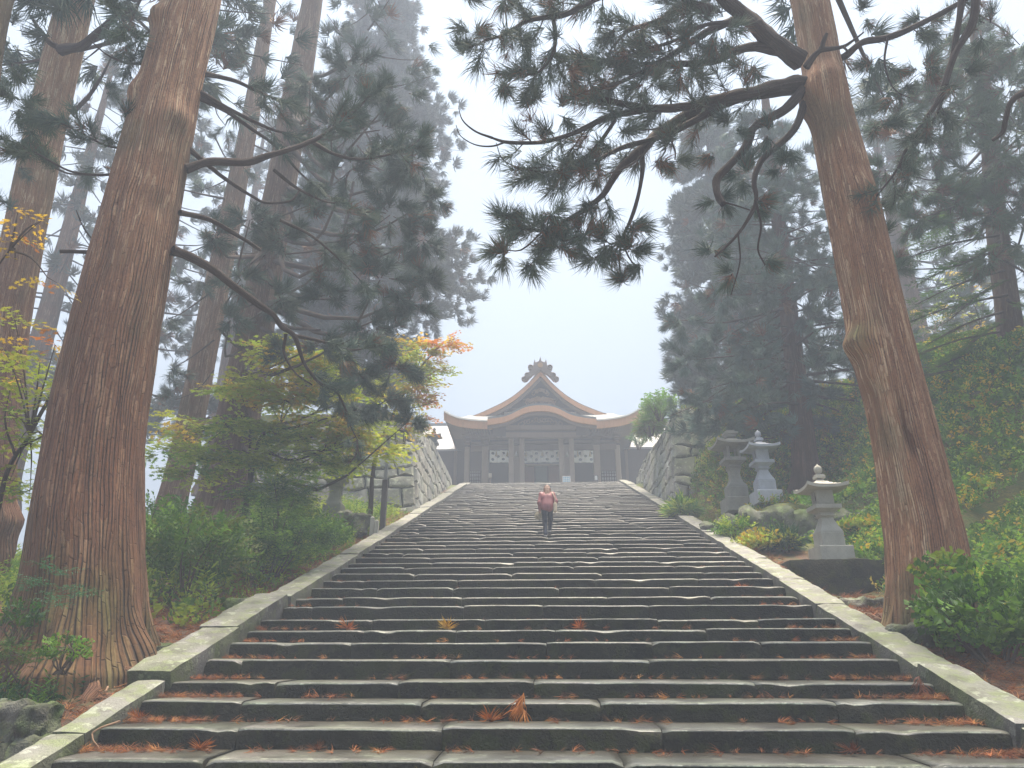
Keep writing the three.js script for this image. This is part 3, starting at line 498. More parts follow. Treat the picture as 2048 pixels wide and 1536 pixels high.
function lanternRoof(w, h, lift) { // four concave slopes, corners turned up
  const N = 14, pos = [], top = (a, b) => { const r = Math.max(Math.abs(a), Math.abs(b)), c = Math.pow(Math.min(Math.abs(a), Math.abs(b)) / (r || 1), 3) * r * r * r; return h * (Math.pow(1 - r, 1.7)) + lift * c; };
  const pt = (i, j, u) => { const a = i / N * 2 - 1, b = j / N * 2 - 1; const r = Math.max(Math.abs(a), Math.abs(b)), k = 1 + 0.06 * lift * 8 * Math.pow(Math.min(Math.abs(a), Math.abs(b)), 4); return [a * w * k, u ? Math.max(-0.075 + lift * 0.8 * Math.pow(Math.min(Math.abs(a), Math.abs(b)), 3) * r, -0.075) + (1 - r) * -0.03 : top(a, b), b * w * k]; };
  for (const u of [0, 1]) for (let i = 0; i < N; i++) for (let j = 0; j < N; j++) { const a = pt(i, j, u), b = pt(i + 1, j, u), c = pt(i, j + 1, u), d = pt(i + 1, j + 1, u); u ? pos.push(...a, ...b, ...c, ...b, ...d, ...c) : pos.push(...a, ...c, ...b, ...b, ...c, ...d); }
  const rim = []; for (let i = 0; i < N; i++) rim.push([i, 0, i + 1, 0], [i + 1, N, i, N], [0, i + 1, 0, i], [N, i, N, i + 1]);
  for (const [a, b, c, d] of rim) { const A = pt(a, b, 0), B = pt(c, d, 0), C = pt(a, b, 1), D = pt(c, d, 1); pos.push(...A, ...B, ...C, ...B, ...D, ...C); }
  const g = new THREE.BufferGeometry(); g.setAttribute('position', new THREE.Float32BufferAttribute(pos, 3)); g.computeVertexNormals(); return crease(g, 0.8);
}
function inscription(w0, y0, w1, y1, seed) { // columns of small cut characters on the sloping shaft
  const R = rng(seed), out = [];
  for (const face of [0, 1]) for (let col = 0; col < (face ? 1 : 3); col++) for (let ch = 0; ch < (face ? 4 : 5); ch++) {
    const x = face ? 0 : (col - 1) * 0.085, y = lerp(y1 - 0.06, y0 + 0.07, ch / 4.4), w = lerp(w0, w1, (y - y0) / (y1 - y0)) + 0.006, sc = face ? 1.3 : 1;
    for (let s = 0; s < 6; s++) { const hor = s % 2, g = new THREE.BoxGeometry(hor ? (0.02 + 0.02 * R()) * sc : 0.007, hor ? 0.007 : (0.014 + 0.02 * R()) * sc, 0.004); g.translate(x + (R() - 0.5) * 0.03, y + (R() - 0.5) * 0.034, 0); g.rotateX(-0.3); g.translate(0, y * 0 , w); if (Math.abs(x) > w - 0.04) continue; const p = g.attributes.position; if (face) g.rotateY(-Math.PI / 2); out.push(g); }
  }
  return join(out.map((g) => g));
}
const darkCutMat = std({ color: rgb(0.03, 0.03, 0.03) });  // near-black cut strokes; on the windows it stands in for shade inside
function lantern(label, pos, scale, ry, style, mat, group) {
  const L = thing('stone_lantern', label, 'stone lantern', pos, group); L.scale.set(scale * 0.78, scale, scale * 0.78); L.rotation.y = ry;
  const B = (n, w, h, y, b = 0.02) => part(L, n, box(w, h, w, 0, y + h / 2, 0, b), mat);
  B('base_block', 1.02, 0.4, 0); B('base_block_001', 0.7, 0.33, 0.4);
  const shaft = style === 'old' ? [[0.73, 0.34], [0.78, 0.33], [0.86, 0.25], [0.98, 0.19], [1.12, 0.17], [1.24, 0.19], [1.3, 0.24]] : [[0.73, 0.335], [0.76, 0.335], [0.9, 0.25], [1.04, 0.185], [1.1, 0.17]];
  part(L, 'shaft', loft(shaft), mat);
  const y0 = style === 'old' ? 1.3 : 1.1;
  if (style !== 'old') part(L, 'inscription', inscriptionFor(), darkCutMat);
  part(L, 'platform', loft([[y0, 0.18], [y0 + 0.05, 0.25], [y0 + 0.06, 0.25], [y0 + 0.07, 0.2], [y0 + 0.12, 0.22], [y0 + 0.2, 0.4], [y0 + 0.3, 0.4], [y0 + 0.31, 0.3]]), mat);
  const f = y0 + 0.31, fh = 0.38;
  if (style === 'old') { for (const [x, z] of [[-1, -1], [1, -1], [-1, 1], [1, 1]]) part(L, 'corner_post', box(0.1, fh, 0.1, x * 0.2, f + fh / 2, z * 0.2, 0.01), mat); part(L, 'inner_shelf', box(0.36, 0.05, 0.36, 0, f + 0.02, 0), mat); }
  else {
    part(L, 'fire_box', box(0.52, fh, 0.52, 0, f + fh / 2, 0, 0.03), mat);
    const hole = (r) => { const g = new THREE.CylinderGeometry(0.075, 0.075, 0.02, 20); g.rotateX(Math.PI / 2); g.translate(0, f + fh * 0.55, 0.262); return g.rotateY(r); };
    const crescent = (r) => { const s = new THREE.Shape(); s.absarc(0, 0, 0.06, 0, 6.3); const h = new THREE.Path(); h.absarc(-0.018, 0.012, 0.042, 0, 6.3); s.holes.push(h); const g = new THREE.ExtrudeGeometry(s, { depth: 0.012, bevelEnabled: false }); g.translate(0, f + fh * 0.55, 0.268); return g.rotateY(r); };
    part(L, 'moon_window', hole(0), mat); part(L, 'moon_window_001', crescent(0), darkCutMat);
    const w = part(L, 'lattice_window', box(0.02, 0.24, 0.26, -0.262, f + fh / 2, 0), darkCutMat);
    for (let k = -2; k <= 2; k++) { const a = new THREE.BoxGeometry(0.012, 0.34, 0.016); a.rotateX(0.7); a.translate(-0.276, f + fh / 2, k * 0.075); const b = new THREE.BoxGeometry(0.012, 0.34, 0.016); b.rotateX(-0.7); b.translate(-0.276, f + fh / 2, k * 0.075);
      for (const g of [a, b]) { const p = g.attributes.position; for (let i = 0; i < p.count; i++) { p.setY(i, clamp(p.getY(i), f + 0.06, f + fh - 0.06)); p.setZ(i, clamp(p.getZ(i), -0.14, 0.14)); } g.computeVertexNormals(); part(w, 'lattice_bar', g, mat); } }
  }
  const ry0 = f + fh + 0.06, rf = lanternRoof(style === 'old' ? 0.68 : 0.62, 0.27, style === 'old' ? 0.1 : 0.075); rf.translate(0, ry0, 0); part(L, 'roof', rf, mat);
  if (style === 'old') { part(L, 'roof_cap', loft([[ry0 + 0.22, 0.18], [ry0 + 0.3, 0.2], [ry0 + 0.31, 0.24], [ry0 + 0.37, 0.24], [ry0 + 0.38, 0.15], [ry0 + 0.43, 0.15]]), mat); }
  else {
    part(L, 'finial_base', loft([[ry0 + 0.24, 0.15], [ry0 + 0.3, 0.15], [ry0 + 0.31, 0.12], [ry0 + 0.34, 0.12]]), mat);
    const g = new THREE.LatheGeometry([[0.07, 0], [0.05, 0.03], [0.1, 0.06], [0.125, 0.12], [0.12, 0.18], [0.08, 0.225], [0.03, 0.25], [0.012, 0.285], [0.001, 0.29]].map(([x, y]) => new THREE.Vector2(x, y)), 24); g.translate(0, ry0 + 0.33, 0); part(L, 'finial', g, mat);
  }
  return L;
}
const insc = inscription(0.335, 0.76, 0.17, 1.1, 3);
function inscriptionFor() { return insc; }
const granite = (r, g, b) => std({ map: granT.map, bumpMap: granT.bump, bumpScale: 0.006, color: rgb(r, g, b) });
const LG = 'stone lanterns along the stairs';
lantern('grey granite lantern with a round finial on the long mossy plinth, nearest of all', V(6.62, 3.73, -17.45), 0.97, 0.02, 'new', granite(0.95, 0.93, 0.85), LG);
lantern('newer bluish grey granite lantern standing on the rock ledge in front of a darker one', V(6.68, 6.08, -22.0), 0.96, 0.05, 'new', granite(0.85, 0.92, 1.08), LG);
lantern('old dark weathered lantern with open fire box at the left end of the ledge', V(6.15, 6.1, -23.3), 1.1, 0.05, 'old', granite(0.62, 0.62, 0.56), LG);
lantern('old greenish lantern half hidden by maple leaves left of the lamp post', V(-7.0, 5.7, -23.6), 1.1, 0, 'old', granite(0.6, 0.62, 0.5), LG);
{ const p = atz(868, 882, -38.5); lantern('small misty lantern on top of the left retaining wall before the shrine', V(p.x, p.y - 1.3, -38.5), 0.85, 0, 'new', granite(0.6, 0.62, 0.62), LG); }

// ---------- lamp post, stakes, notices ----------
{
  const p = at(765, 1050, 23.6), L = thing('lamp_post', 'slim square lamp post standing beside the left kerb under maple leaves', 'lamp post', V(p.x, p.y - 0.25, p.z)), h = 3.5;
  const m1 = std({ color: rgb(0.1, 0.085, 0.08), roughness: 0.6 }), m2 = std({ color: rgb(0.3, 0.3, 0.3), roughness: 0.5, metalness: 0.5 });
  part(L, 'lower_post', box(0.17, 1.75, 0.17, 0, 0.87, 0, 0.01), m1); part(L, 'upper_post', box(0.1, 1.8, 0.1, 0, 2.6, 0, 0.008), m2);
  part(L, 'arm', box(0.5, 0.06, 0.06, 0.22, 3.42, 0), m2);
  const hd = part(L, 'lamp_head', box(0.26, 0.3, 0.26, 0.42, 3.2, 0, 0.01), std({ color: rgb(0.55, 0.53, 0.46), roughness: 0.6 }));
  for (const [x, z] of [[-1, -1], [1, -1], [-1, 1], [1, 1]]) part(hd, 'frame_bar', box(0.03, 0.36, 0.03, 0.42 + x * 0.14, 3.2, z * 0.14), m1);
  part(hd, 'lamp_roof', loft([[3.38, 0.24], [3.41, 0.24], [3.5, 0.02]]).translate(0.42, 0, 0), m1);
  for (const [px, py, hh, lab] of [[743, 1072, 0.55, 'short pale stone stake between the dark boulders and the kerb, left one'], [752, 1070, 0.42, 'shorter pale stone stake next to the lamp post foot, right one']]) { const q = at(px, py, 21.8), s = thing('stone_stake', lab, 'stake', q); part(s, 'shaft', loft([[0, 0.06], [hh, 0.055], [hh + 0.04, 0.02]]), granMat); }
}
{
  const cv = document.createElement('canvas'); cv.width = 128; cv.height = 96; const c = cv.getContext('2d'); c.fillStyle = '#eef4f6'; c.fillRect(0, 0, 128, 96); c.fillStyle = '#7fb6cf';
  for (let j = 0; j < 3; j++) for (let i = 0; i < 4; i++) c.fillRect(12 + i * 28, 10 + j * 28, 20, 18); c.fillStyle = '#4d6673'; for (let j = 0; j < 3; j++) for (let i = 0; i < 4; i++) c.fillRect(14 + i * 28, 30 + j * 28, 16, 2);
  const t = new THREE.CanvasTexture(cv); t.colorSpace = THREE.SRGBColorSpace;
  const p = atz(1133, 959, -46.2), s = thing('notice_board', 'white notice board with rows of small pictures at the head of the stairs', 'sign', V(p.x, 12.4, -46.2));
  const y = p.y - 12.4; const g = new THREE.PlaneGeometry(0.5, 0.42); g.translate(0, y, 0.035); part(s, 'panel', g, std({ map: t, roughness: 0.6 }));
  part(s, 'frame', box(0.56, 0.48, 0.05, 0, y, 0, 0.01), paleWood); for (const k of [-1, 1]) part(s, 'leg', box(0.05, y, 0.05, 0.22 * k, y / 2, -0.03), midWood);
  const p2 = atz(980.5, 953, -47), b = thing('offering_stand', 'small wooden stand with a pale box beside the left shrine post', 'stand', V(p2.x, 12.4, -47)); part(b, 'box', box(0.2, 0.3, 0.2, 0, p2.y - 12.4 + 0.05, 0, 0.01), paleWood); part(b, 'post', box(0.1, p2.y - 12.4, 0.1, 0, (p2.y - 12.4) / 2, 0), midWood);
  const p3 = atz(1192, 957, -47), d = thing('notice_board', 'narrow framed notice with a white sheet beside the right shrine post', 'sign', V(p3.x, 12.4, -47)), y3 = p3.y - 12.4; part(d, 'frame', box(0.3, 0.46, 0.06, 0, y3, 0, 0.01), darkWood); part(d, 'sheet', box(0.18, 0.3, 0.02, 0, y3 + 0.03, 0.04), std({ color: rgb(0.75, 0.76, 0.74) })); part(d, 'leg', box(0.06, y3, 0.06, 0, y3 / 2, 0), darkWood);
}

// ---------- the walker ----------
function blob(prims, k, min, size, res) { // tapered capsules joined by a smooth minimum
  const mc = new MarchingCubes(res, new THREE.MeshStandardMaterial(), false, false, 90000); mc.isolation = 0; const q = V();
  const h = size / 2, c = min.clone().addScalar(h);
  for (let z = 0; z < res; z++) for (let y = 0; y < res; y++) for (let x = 0; x < res; x++) {
    q.set(c.x + (x - res / 2) / (res / 2) * h, c.y + (y - res / 2) / (res / 2) * h, c.z + (z - res / 2) / (res / 2) * h);
    let d = 9;
    for (const [a, b, r0, r1] of prims) { const bx = b[0] - a[0], by = b[1] - a[1], bz = b[2] - a[2], t = clamp(((q.x - a[0]) * bx + (q.y - a[1]) * by + (q.z - a[2]) * bz) / (bx * bx + by * by + bz * bz || 1)); const e = Math.hypot(q.x - a[0] - bx * t, q.y - a[1] - by * t, q.z - a[2] - bz * t) - lerp(r0, r1, t); const m = clamp(0.5 + 0.5 * (d - e) / k); d = lerp(d, e, m) - k * m * (1 - m); }
    mc.field[x + y * res + z * res * res] = -d;
  }
  mc.update();
  const n = mc.count, g = new THREE.BufferGeometry(), pos = new Float32Array(n * 3);
  for (let i = 0; i < n; i++) { pos[3 * i] = c.x + mc.positionArray[3 * i] * h; pos[3 * i + 1] = c.y + mc.positionArray[3 * i + 1] * h; pos[3 * i + 2] = c.z + mc.positionArray[3 * i + 2] * h; }
  g.setAttribute('position', new THREE.BufferAttribute(pos, 3)); const m = mergeVertices(g, 1e-4); m.computeVertexNormals(); return m;
}
{
  const y0 = EDGES[22][0], pz = EDGES[22][1] - 0.22, x0 = atz(1095, 1068, pz).x, W = thing('person', 'person in a dusty pink jacket and dark trousers climbing the stairs, seen from behind', 'person', V(x0, y0 + 0.02, pz));
  W.scale.set(0.96, 1.08, 1);
  const rise = (EDGES[23][0] - y0) / 1.08, sz = EDGES[23][1] - EDGES[22][1];
  const skin = std({ color: rgb(0.5, 0.3, 0.22), roughness: 0.6 }), denim = std({ color: rgb(0.022, 0.028, 0.045) }), shoe = std({ color: rgb(0.5, 0.48, 0.45) }), sole = std({ color: rgb(0.06, 0.06, 0.06) });
  // left foot stays below, right foot is one step up
  const hipL = [-0.085, 0.8, -0.12], hipR = [0.085, 0.82, -0.14], knL = [-0.07, 0.45, -0.14], anL = [-0.06, 0.09, 0.02], knR = [0.1, 0.56, -0.34], anR = [0.07, rise + 0.09, -0.42], chest = [0.01, 1.1, -0.22], neck = [0.01, 1.27, -0.28], head = [0.01, 1.38, -0.33];
  const shL = [-0.17, 1.22, -0.24], shR = [0.18, 1.22, -0.24], elL = [-0.23, 0.98, -0.16], haL = [-0.22, 0.76, -0.22], elR = [0.27, 1.02, -0.2], haR = [0.16, 1.12, -0.42];
  const legs = (e) => [[hipL, knL, 0.085 + e, 0.06 + e], [knL, anL, 0.06 + e, 0.042 + e], [hipR, knR, 0.085 + e, 0.06 + e], [knR, anR, 0.06 + e, 0.042 + e]];
  const fingers = (h, s) => { const o = []; for (let k = 0; k < 4; k++) o.push([[h[0] + s * (k - 1.5) * 0.016, h[1] - 0.05, h[2]], [h[0] + s * (k - 1.5) * 0.018, h[1] - 0.1 + Math.abs(k - 1.5) * 0.006, h[2] - 0.02], 0.009, 0.008]); o.push([[h[0] + s * 0.03, h[1] - 0.02, h[2]], [h[0] + s * 0.05, h[1] - 0.06, h[2] - 0.01], 0.01, 0.008]); return o; };
  const bodyPr = [...legs(-0.01), [[0, 0.84, -0.12], chest, 0.11, 0.12], [chest, neck, 0.11, 0.05], [neck, [0.01, 1.31, -0.3], 0.045, 0.045], [head, [0.01, 1.42, -0.32], 0.085, 0.085], [[0.01, 1.34, -0.36], [0.01, 1.32, -0.38], 0.05, 0.04], [[0.01, 1.375, -0.42], [0.01, 1.36, -0.43], 0.015, 0.015], [shL, elL, 0.045, 0.038], [elL, haL, 0.038, 0.028], [shR, elR, 0.045, 0.038], [elR, haR, 0.038, 0.028], [haL, [haL[0], haL[1] - 0.05, haL[2]], 0.028, 0.03], [haR, [haR[0], haR[1] + 0.04, haR[2] - 0.03], 0.028, 0.03], [anL, [-0.06, 0.05, -0.1], 0.04, 0.035], [anR, [0.07, rise + 0.05, -0.54], 0.04, 0.035], [chest, shL, 0.1, 0.05], [chest, shR, 0.1, 0.05]];
  const body = part(W, 'body', join([blob(bodyPr, 0.03, V(-0.8, -0.05, -1.0), 1.6, 110), blob([...fingers(haL, -1), ...fingers([haR[0], haR[1] + 0.1, haR[2] - 0.03], 1)], 0.006, V(-0.42, 0.6, -0.75), 0.75, 120)]), skin);
  part(W, 'trousers', blob([...legs(0.014), [[-0.06, 0.84, -0.12], [0.06, 0.85, -0.13], 0.115, 0.115]], 0.04, V(-0.7, -0.05, -0.85), 1.3, 96), denim);
  const jm = std({ color: rgb(0.24, 0.085, 0.095), roughness: 0.55 });
  part(W, 'jacket', blob([[[-0.07, 0.82, -0.11], [-0.06, 1.08, -0.2], 0.115, 0.12], [[0.07, 0.83, -0.11], [0.07, 1.08, -0.2], 0.115, 0.12], [[-0.05, 0.9, -0.12], [-0.04, 1.14, -0.2], 0.125, 0.125], [[0.06, 0.9, -0.12], [0.05, 1.14, -0.2], 0.125, 0.125], [[-0.08, 1.12, -0.19], shL, 0.12, 0.075], [[0.08, 1.12, -0.19], shR, 0.12, 0.075], [shL, elL, 0.075, 0.066], [elL, [haL[0], haL[1] + 0.04, haL[2] + 0.01], 0.06, 0.045], [shR, elR, 0.075, 0.068], [elR, [haR[0], haR[1] - 0.01, haR[2] + 0.02], 0.066, 0.05], [[-0.05, 1.24, -0.2], [0.07, 1.24, -0.2], 0.07, 0.07]], 0.035, V(-0.65, 0.6, -0.85), 1.1, 110), jm);
  part(W, 'hair', blob([[[0.01, 1.4, -0.31], [0.01, 1.41, -0.3], 0.1, 0.1], [[-0.02, 1.36, -0.25], [-0.03, 1.2, -0.14], 0.085, 0.05], [[0.05, 1.36, -0.25], [0.06, 1.18, -0.13], 0.08, 0.045], [[0.02, 1.3, -0.2], [0.03, 1.16, -0.11], 0.06, 0.025], [[-0.05, 1.3, -0.22], [-0.06, 1.19, -0.15], 0.05, 0.02]], 0.02, V(-0.35, 1.0, -0.65), 0.7, 90), std({ color: rgb(0.11, 0.05, 0.03), roughness: 0.6 }));
  for (const [a, yy] of [[-0.06, 0], [0.07, rise]]) { const z = yy ? -0.44 : 0; const s = part(W, 'shoe', blob([[[a, yy + 0.055, z + 0.02], [a, yy + 0.045, z - 0.13], 0.048, 0.04], [[a, yy + 0.07, z + 0.0], [a, yy + 0.1, z - 0.01], 0.042, 0.04]], 0.02, V(a - 0.25, yy - 0.08, z - 0.3), 0.5, 60), shoe); part(s, 'sole', box(0.085, 0.022, 0.26, a, yy + 0.012, z - 0.05, 0.008), sole); }
  const bag = thing('tote_bag', 'cream cloth tote bag hanging at the right hip of the climbing person', 'bag', W.position.clone()); bag.scale.copy(W.scale);
  part(bag, 'pouch', crease(roughBox(0.1, 0.26, 0.2, 4, { r: 0.03, amp: 0.02, cell: 0.04 }).translate(0.25, 0.84, -0.14), 0.9), std({ color: rgb(0.55, 0.47, 0.36) }));
  part(bag, 'strap', tube([V(0.24, 0.96, -0.08), V(0.24, 1.1, -0.07), V(0.15, 1.285, -0.2), V(0.22, 1.12, -0.33), V(0.25, 0.96, -0.22)], 0.012, 0.012, 5, 20), std({ color: rgb(0.5, 0.42, 0.32) }));
  const hat = thing('white_hat', 'pale hat with a cord held in the left hand of the climbing person', 'hat', W.position.clone()), hm = std({ color: rgb(0.3, 0.26, 0.18), side: THREE.DoubleSide });
  hat.scale.copy(W.scale); const brim = new THREE.LatheGeometry([[0.001, 0.09], [0.06, 0.085], [0.08, 0.06], [0.085, 0], [0.15, -0.012], [0.152, -0.004], [0.088, 0.008]].map(([x, y]) => new THREE.Vector2(x, y)), 28); brim.scale(0.75, 0.75, 0.75); brim.rotateX(1.45); brim.rotateZ(0.7); brim.translate(-0.28, 0.63, -0.2); part(hat, 'crown_and_brim', brim, hm);
  part(hat, 'cord', tube([V(-0.22, 0.68, -0.22), V(-0.17, 0.58, -0.2), V(-0.24, 0.5, -0.18), V(-0.33, 0.54, -0.19)], 0.006, 0.006, 5, 16), hm);
}
// ---------- leaves, tufts and sprays shared by all plants ----------
const UP = V(0, 1, 0);
function raw(pos, col) { const g = new THREE.BufferGeometry(); g.setAttribute('position', new THREE.Float32BufferAttribute(pos, 3)); g.computeVertexNormals(); if (col) g.setAttribute('color', new THREE.Float32BufferAttribute(col, 3)); return g; }
// a cedar shoot: scaly cords radiating from the end of a twig, along +y
function tuft(seed, n, len, w, open, sides = 3) {
  const R = rng(seed), pos = [];
  for (let i = 0; i < n; i++) {
    const f = i / n, a = i * 2.39996 + R(), tilt = lerp(0.12, open, Math.pow(R(), 0.7)), L = len * (0.65 + 0.45 * R()), y0 = -0.35 * len * R();
    const d = V(Math.cos(a) * Math.sin(tilt), Math.cos(tilt), Math.sin(a) * Math.sin(tilt)), up = V(0, 0.35, 0), b = V(0, y0, 0), m = b.clone().addScaledVector(d, L * 0.5), e = b.clone().addScaledVector(d.clone().add(up).normalize(), L);
    const s = d.clone().cross(V(0.3, 0.9, 0.31)).normalize(), t = d.clone().cross(s), ring = (c, r) => Array.from({ length: sides }, (_, k) => c.clone().addScaledVector(s, Math.cos(k * 2 * Math.PI / sides) * r).addScaledVector(t, Math.sin(k * 2 * Math.PI / sides) * r));
    const A = ring(b, w * 0.55), B = ring(m, w * 0.6);
    for (let k = 0; k < sides; k++) { const k2 = (k + 1) % sides; for (const q of [A[k], B[k], A[k2], A[k2], B[k], B[k2], B[k], e, B[k2]]) pos.push(q.x, q.y, q.z); }
  }
  return raw(pos);
}
function leafAt(pos, o, dir, nrm, L, W, lobes) { // one leaf blade; lobes > 0 gives a palmate maple leaf
  const s = dir.clone().cross(nrm).normalize(), P2 = (a, b, c = 0) => o.clone().addScaledVector(dir, a * L).addScaledVector(s, b * L).addScaledVector(nrm, c * L);
  if (!lobes) { const p = [P2(0, 0), P2(0.45, W, 0.06), P2(1, 0, -0.1), P2(0.45, -W, 0.06), P2(0.5, 0, -0.03)]; for (const [a, b, c] of [[0, 1, 4], [1, 2, 4], [2, 3, 4], [3, 0, 4]]) for (const q of [p[a], p[b], p[c]]) pos.push(q.x, q.y, q.z); return; }
  const c = P2(0.18, 0), pts = []; for (let k = 0; k < 7; k++) { const a = (k - 3) * 0.72, l = [0.42, 0.68, 0.86, 0.95, 0.86, 0.68, 0.42][k]; pts.push(P2(0.18 + Math.cos(a) * l * 0.85, Math.sin(a) * l * 0.85, -0.1 * Math.abs(k - 3) / 3)); if (k < 6) { const b = a + 0.36; pts.push(P2(0.18 + Math.cos(b) * 0.36, Math.sin(b) * 0.36, 0.03)); } }
  for (let i = 0; i + 1 < pts.length; i++) for (const q of [c, pts[i], pts[i + 1]]) pos.push(q.x, q.y, q.z);
}
function leafSpray(seed, n, len, L, W, lobes, flat, grow = 1) {
  const R = rng(seed), pos = [];
  for (let i = 0; i < n; i++) {
    const t = (i + 0.5) / n, side = i % 2 ? 1 : -1, o = V((R() - 0.5) * 0.25 * len * flat + side * 0.12 * len * R(), t * len, (R() - 0.5) * len * (1 - flat) * 0.8);
    const d = V(side * (0.5 + 0.6 * R()), 0.5 * R() + 0.2, (R() - 0.5) * 0.6).normalize(), nr = V((R() - 0.5) * 0.7, (R() - 0.5) * 0.5, 1).normalize();
    leafAt(pos, o, d, nr, L * (0.65 + 0.6 * R()), W, lobes);
  }
  // stem
  const w = 0.004 * grow; for (const [a, b] of [[V(-w, 0, 0), V(w, 0, 0)], [V(0, 0, -w), V(0, 0, w)]]) for (const q of [a, b, V(0, len, 0)]) pos.push(q.x, q.y, q.z);
  return raw(pos);
}
function fernFrond(seed, len) { const R = rng(seed), pos = []; for (let k = 0; k < 22; k++) { const t = k / 22, y = t * len, z = -0.45 * len * t * t, l = len * 0.3 * Math.sin(Math.PI * (0.12 + 0.85 * t)); for (const s of [-1, 1]) leafAt(pos, V(0, y, z), V(s, 0.35, -0.15).normalize(), V(0, 0.5, 1).normalize(), l * (0.9 + 0.2 * R()), 0.11, 0); } return raw(pos); }
const TUFT = { near: tuft(1, 30, 0.33, 0.008, 1.1), near2: tuft(2, 24, 0.3, 0.008, 1.35), far: tuft(3, 36, 0.42, 0.017, 1.35), dense: tuft(4, 38, 0.42, 0.025, 1.45), maple: leafSpray(5, 13, 0.6, 0.12, 0, 7, 0.85), mapleSmall: leafSpray(6, 9, 0.42, 0.085, 0, 7, 0.85), leaf: leafSpray(7, 11, 0.3, 0.1, 0.24, 0, 0.6), leafWide: leafSpray(8, 8, 0.22, 0.12, 0.3, 0, 0.5), feather: leafSpray(9, 26, 0.5, 0.11, 0.1, 0, 0.75), fern: fernFrond(10, 0.55), blade: leafSpray(11, 9, 0.1, 0.4, 0.035, 0, 0.3), needle: tuft(12, 11, 0.17, 0.0036, 0.95, 3) };
const leafy = (r, g, b, tr = 0.35) => new THREE.MeshPhysicalMaterial({ color: rgb(r, g, b), roughness: 0.75, transmission: tr, thickness: 0, side: THREE.DoubleSide, specularIntensity: 0.4 });
const cedarMat = std({ color: rgb(1, 1, 1), roughness: 0.8 }), leafMat = leafy(1, 1, 1, 0.55);
const TM = new THREE.Matrix4(), TQ = new THREE.Quaternion(), TS = V();
class Plant {
  constructor(name, label, cat, base, group) { this.g = thing(name, label, cat, base, group); this.base = base; this.tw = []; this.inst = {}; }
  add(kind, p, dir, s, col, roll) {
    TQ.setFromUnitVectors(UP, dir); TQ.multiply(new THREE.Quaternion().setFromAxisAngle(UP, roll ?? PR() * 6.283));
    const L = this.inst[kind] || (this.inst[kind] = { m: [], c: [] }); L.m.push(TM.compose(p.clone().sub(this.base), TQ, TS.setScalar(s)).clone()); L.c.push(col);
  }
  limb(name, pts, r0, r1, seg = 8, mat = limbMat, rough = 0.35) { return part(this.g, name, tube(pts, r0, r1, seg, pts.length * 5, rough, r0 * 50), mat, false); }
  twig(pts, r0, r1) { this.tw.push(tube(pts, r0, r1, 4, Math.max(3, pts.length * 2))); }
  done(nm = 'foliage') {
    if (this.tw.length) part(this.g, 'twigs', this.tw, twigMat, false, 'stuff');
    for (const k in this.inst) { const L = this.inst[k], im = new THREE.InstancedMesh(TUFT[k], k.startsWith('near') || k === 'far' || k === 'dense' || k === 'needle' ? cedarMat : leafMat, L.m.length); L.m.forEach((m, i) => { im.setMatrixAt(i, m); im.setColorAt(i, L.c[i]); }); im.name = nm; im.userData.kind = 'stuff'; im.castShadow = im.receiveShadow = true; this.g.add(im); }
    return this;
  }
}
const PR = rng(4242);
const rv = () => { for (;;) { const v = V(PR() * 2 - 1, PR() * 2 - 1, PR() * 2 - 1), l = v.length(); if (l < 1 && l > 0.1) return v.divideScalar(l); } };
const shade = (c, v) => { const k = 1 + (PR() - 0.5) * 2 * v, h = (PR() - 0.5) * v * 0.5; return new THREE.Color().setRGB(c[0] * k * (1 + h), c[1] * k, c[2] * k * (1 - h)); };
const CEDAR = [0.09, 0.125, 0.085], CEDARB = [0.07, 0.115, 0.085], RUST = [0.16, 0.075, 0.035];
const cedarCol = (base = CEDAR, rust = 0.08) => PR() < rust ? shade(RUST, 0.3) : shade(base, 0.35);
// a side twig that carries tufts
function spray(T, p, dir, len, { n = 5, s = 1, droop = 0.12, kind = 'near', base = CEDAR, rust = 0.08, r = 0.014 } = {}) {
  const e = p.clone().addScaledVector(dir, len).add(V(0, -droop * len, 0)), m = p.clone().lerp(e, 0.5).add(rv().multiplyScalar(len * 0.1)).add(V(0, -droop * len * 0.5, 0));
  T.twig([p, m, e], r * s, r * 0.35 * s);
  for (let i = 0; i < n; i++) { const t = n > 1 ? lerp(0.3, 1, i / (n - 1)) : 1, q = t < 0.5 ? p.clone().lerp(m, t * 2) : m.clone().lerp(e, t * 2 - 1), d = dir.clone().addScaledVector(rv(), i === n - 1 ? 0.25 : 0.7).add(V(0, -0.05, 0)).normalize(); T.add(kind === 'near' && PR() < 0.35 ? 'near2' : kind, q, d, s * (0.75 + 0.5 * PR()), cedarCol(base, rust)); }
}
function clothe(T, pts, t0, t1, n, len, o = {}) { // twigs along a limb
  const c = new THREE.CatmullRomCurve3(pts, false, 'centripetal');
  n = Math.ceil(n * 0.62); for (let i = 0; i < n; i++) {
    const t = lerp(t0, t1, (i + PR()) / n), p = c.getPointAt(t), tg = c.getTangentAt(t), s = rv(); s.y *= 0.75; s.addScaledVector(tg, -s.dot(tg)).normalize();
    spray(T, p, s.addScaledVector(tg, 0.5 + 0.6 * t).add(V(0, o.lift || 0, 0)).normalize(), len * (0.6 + 0.7 * PR()) * (1.15 - 0.45 * t), o);
  }
  const e = c.getPointAt(1), tg = c.getTangentAt(1); if (t1 > 0.95) spray(T, e, tg, len * 0.7, o);
}
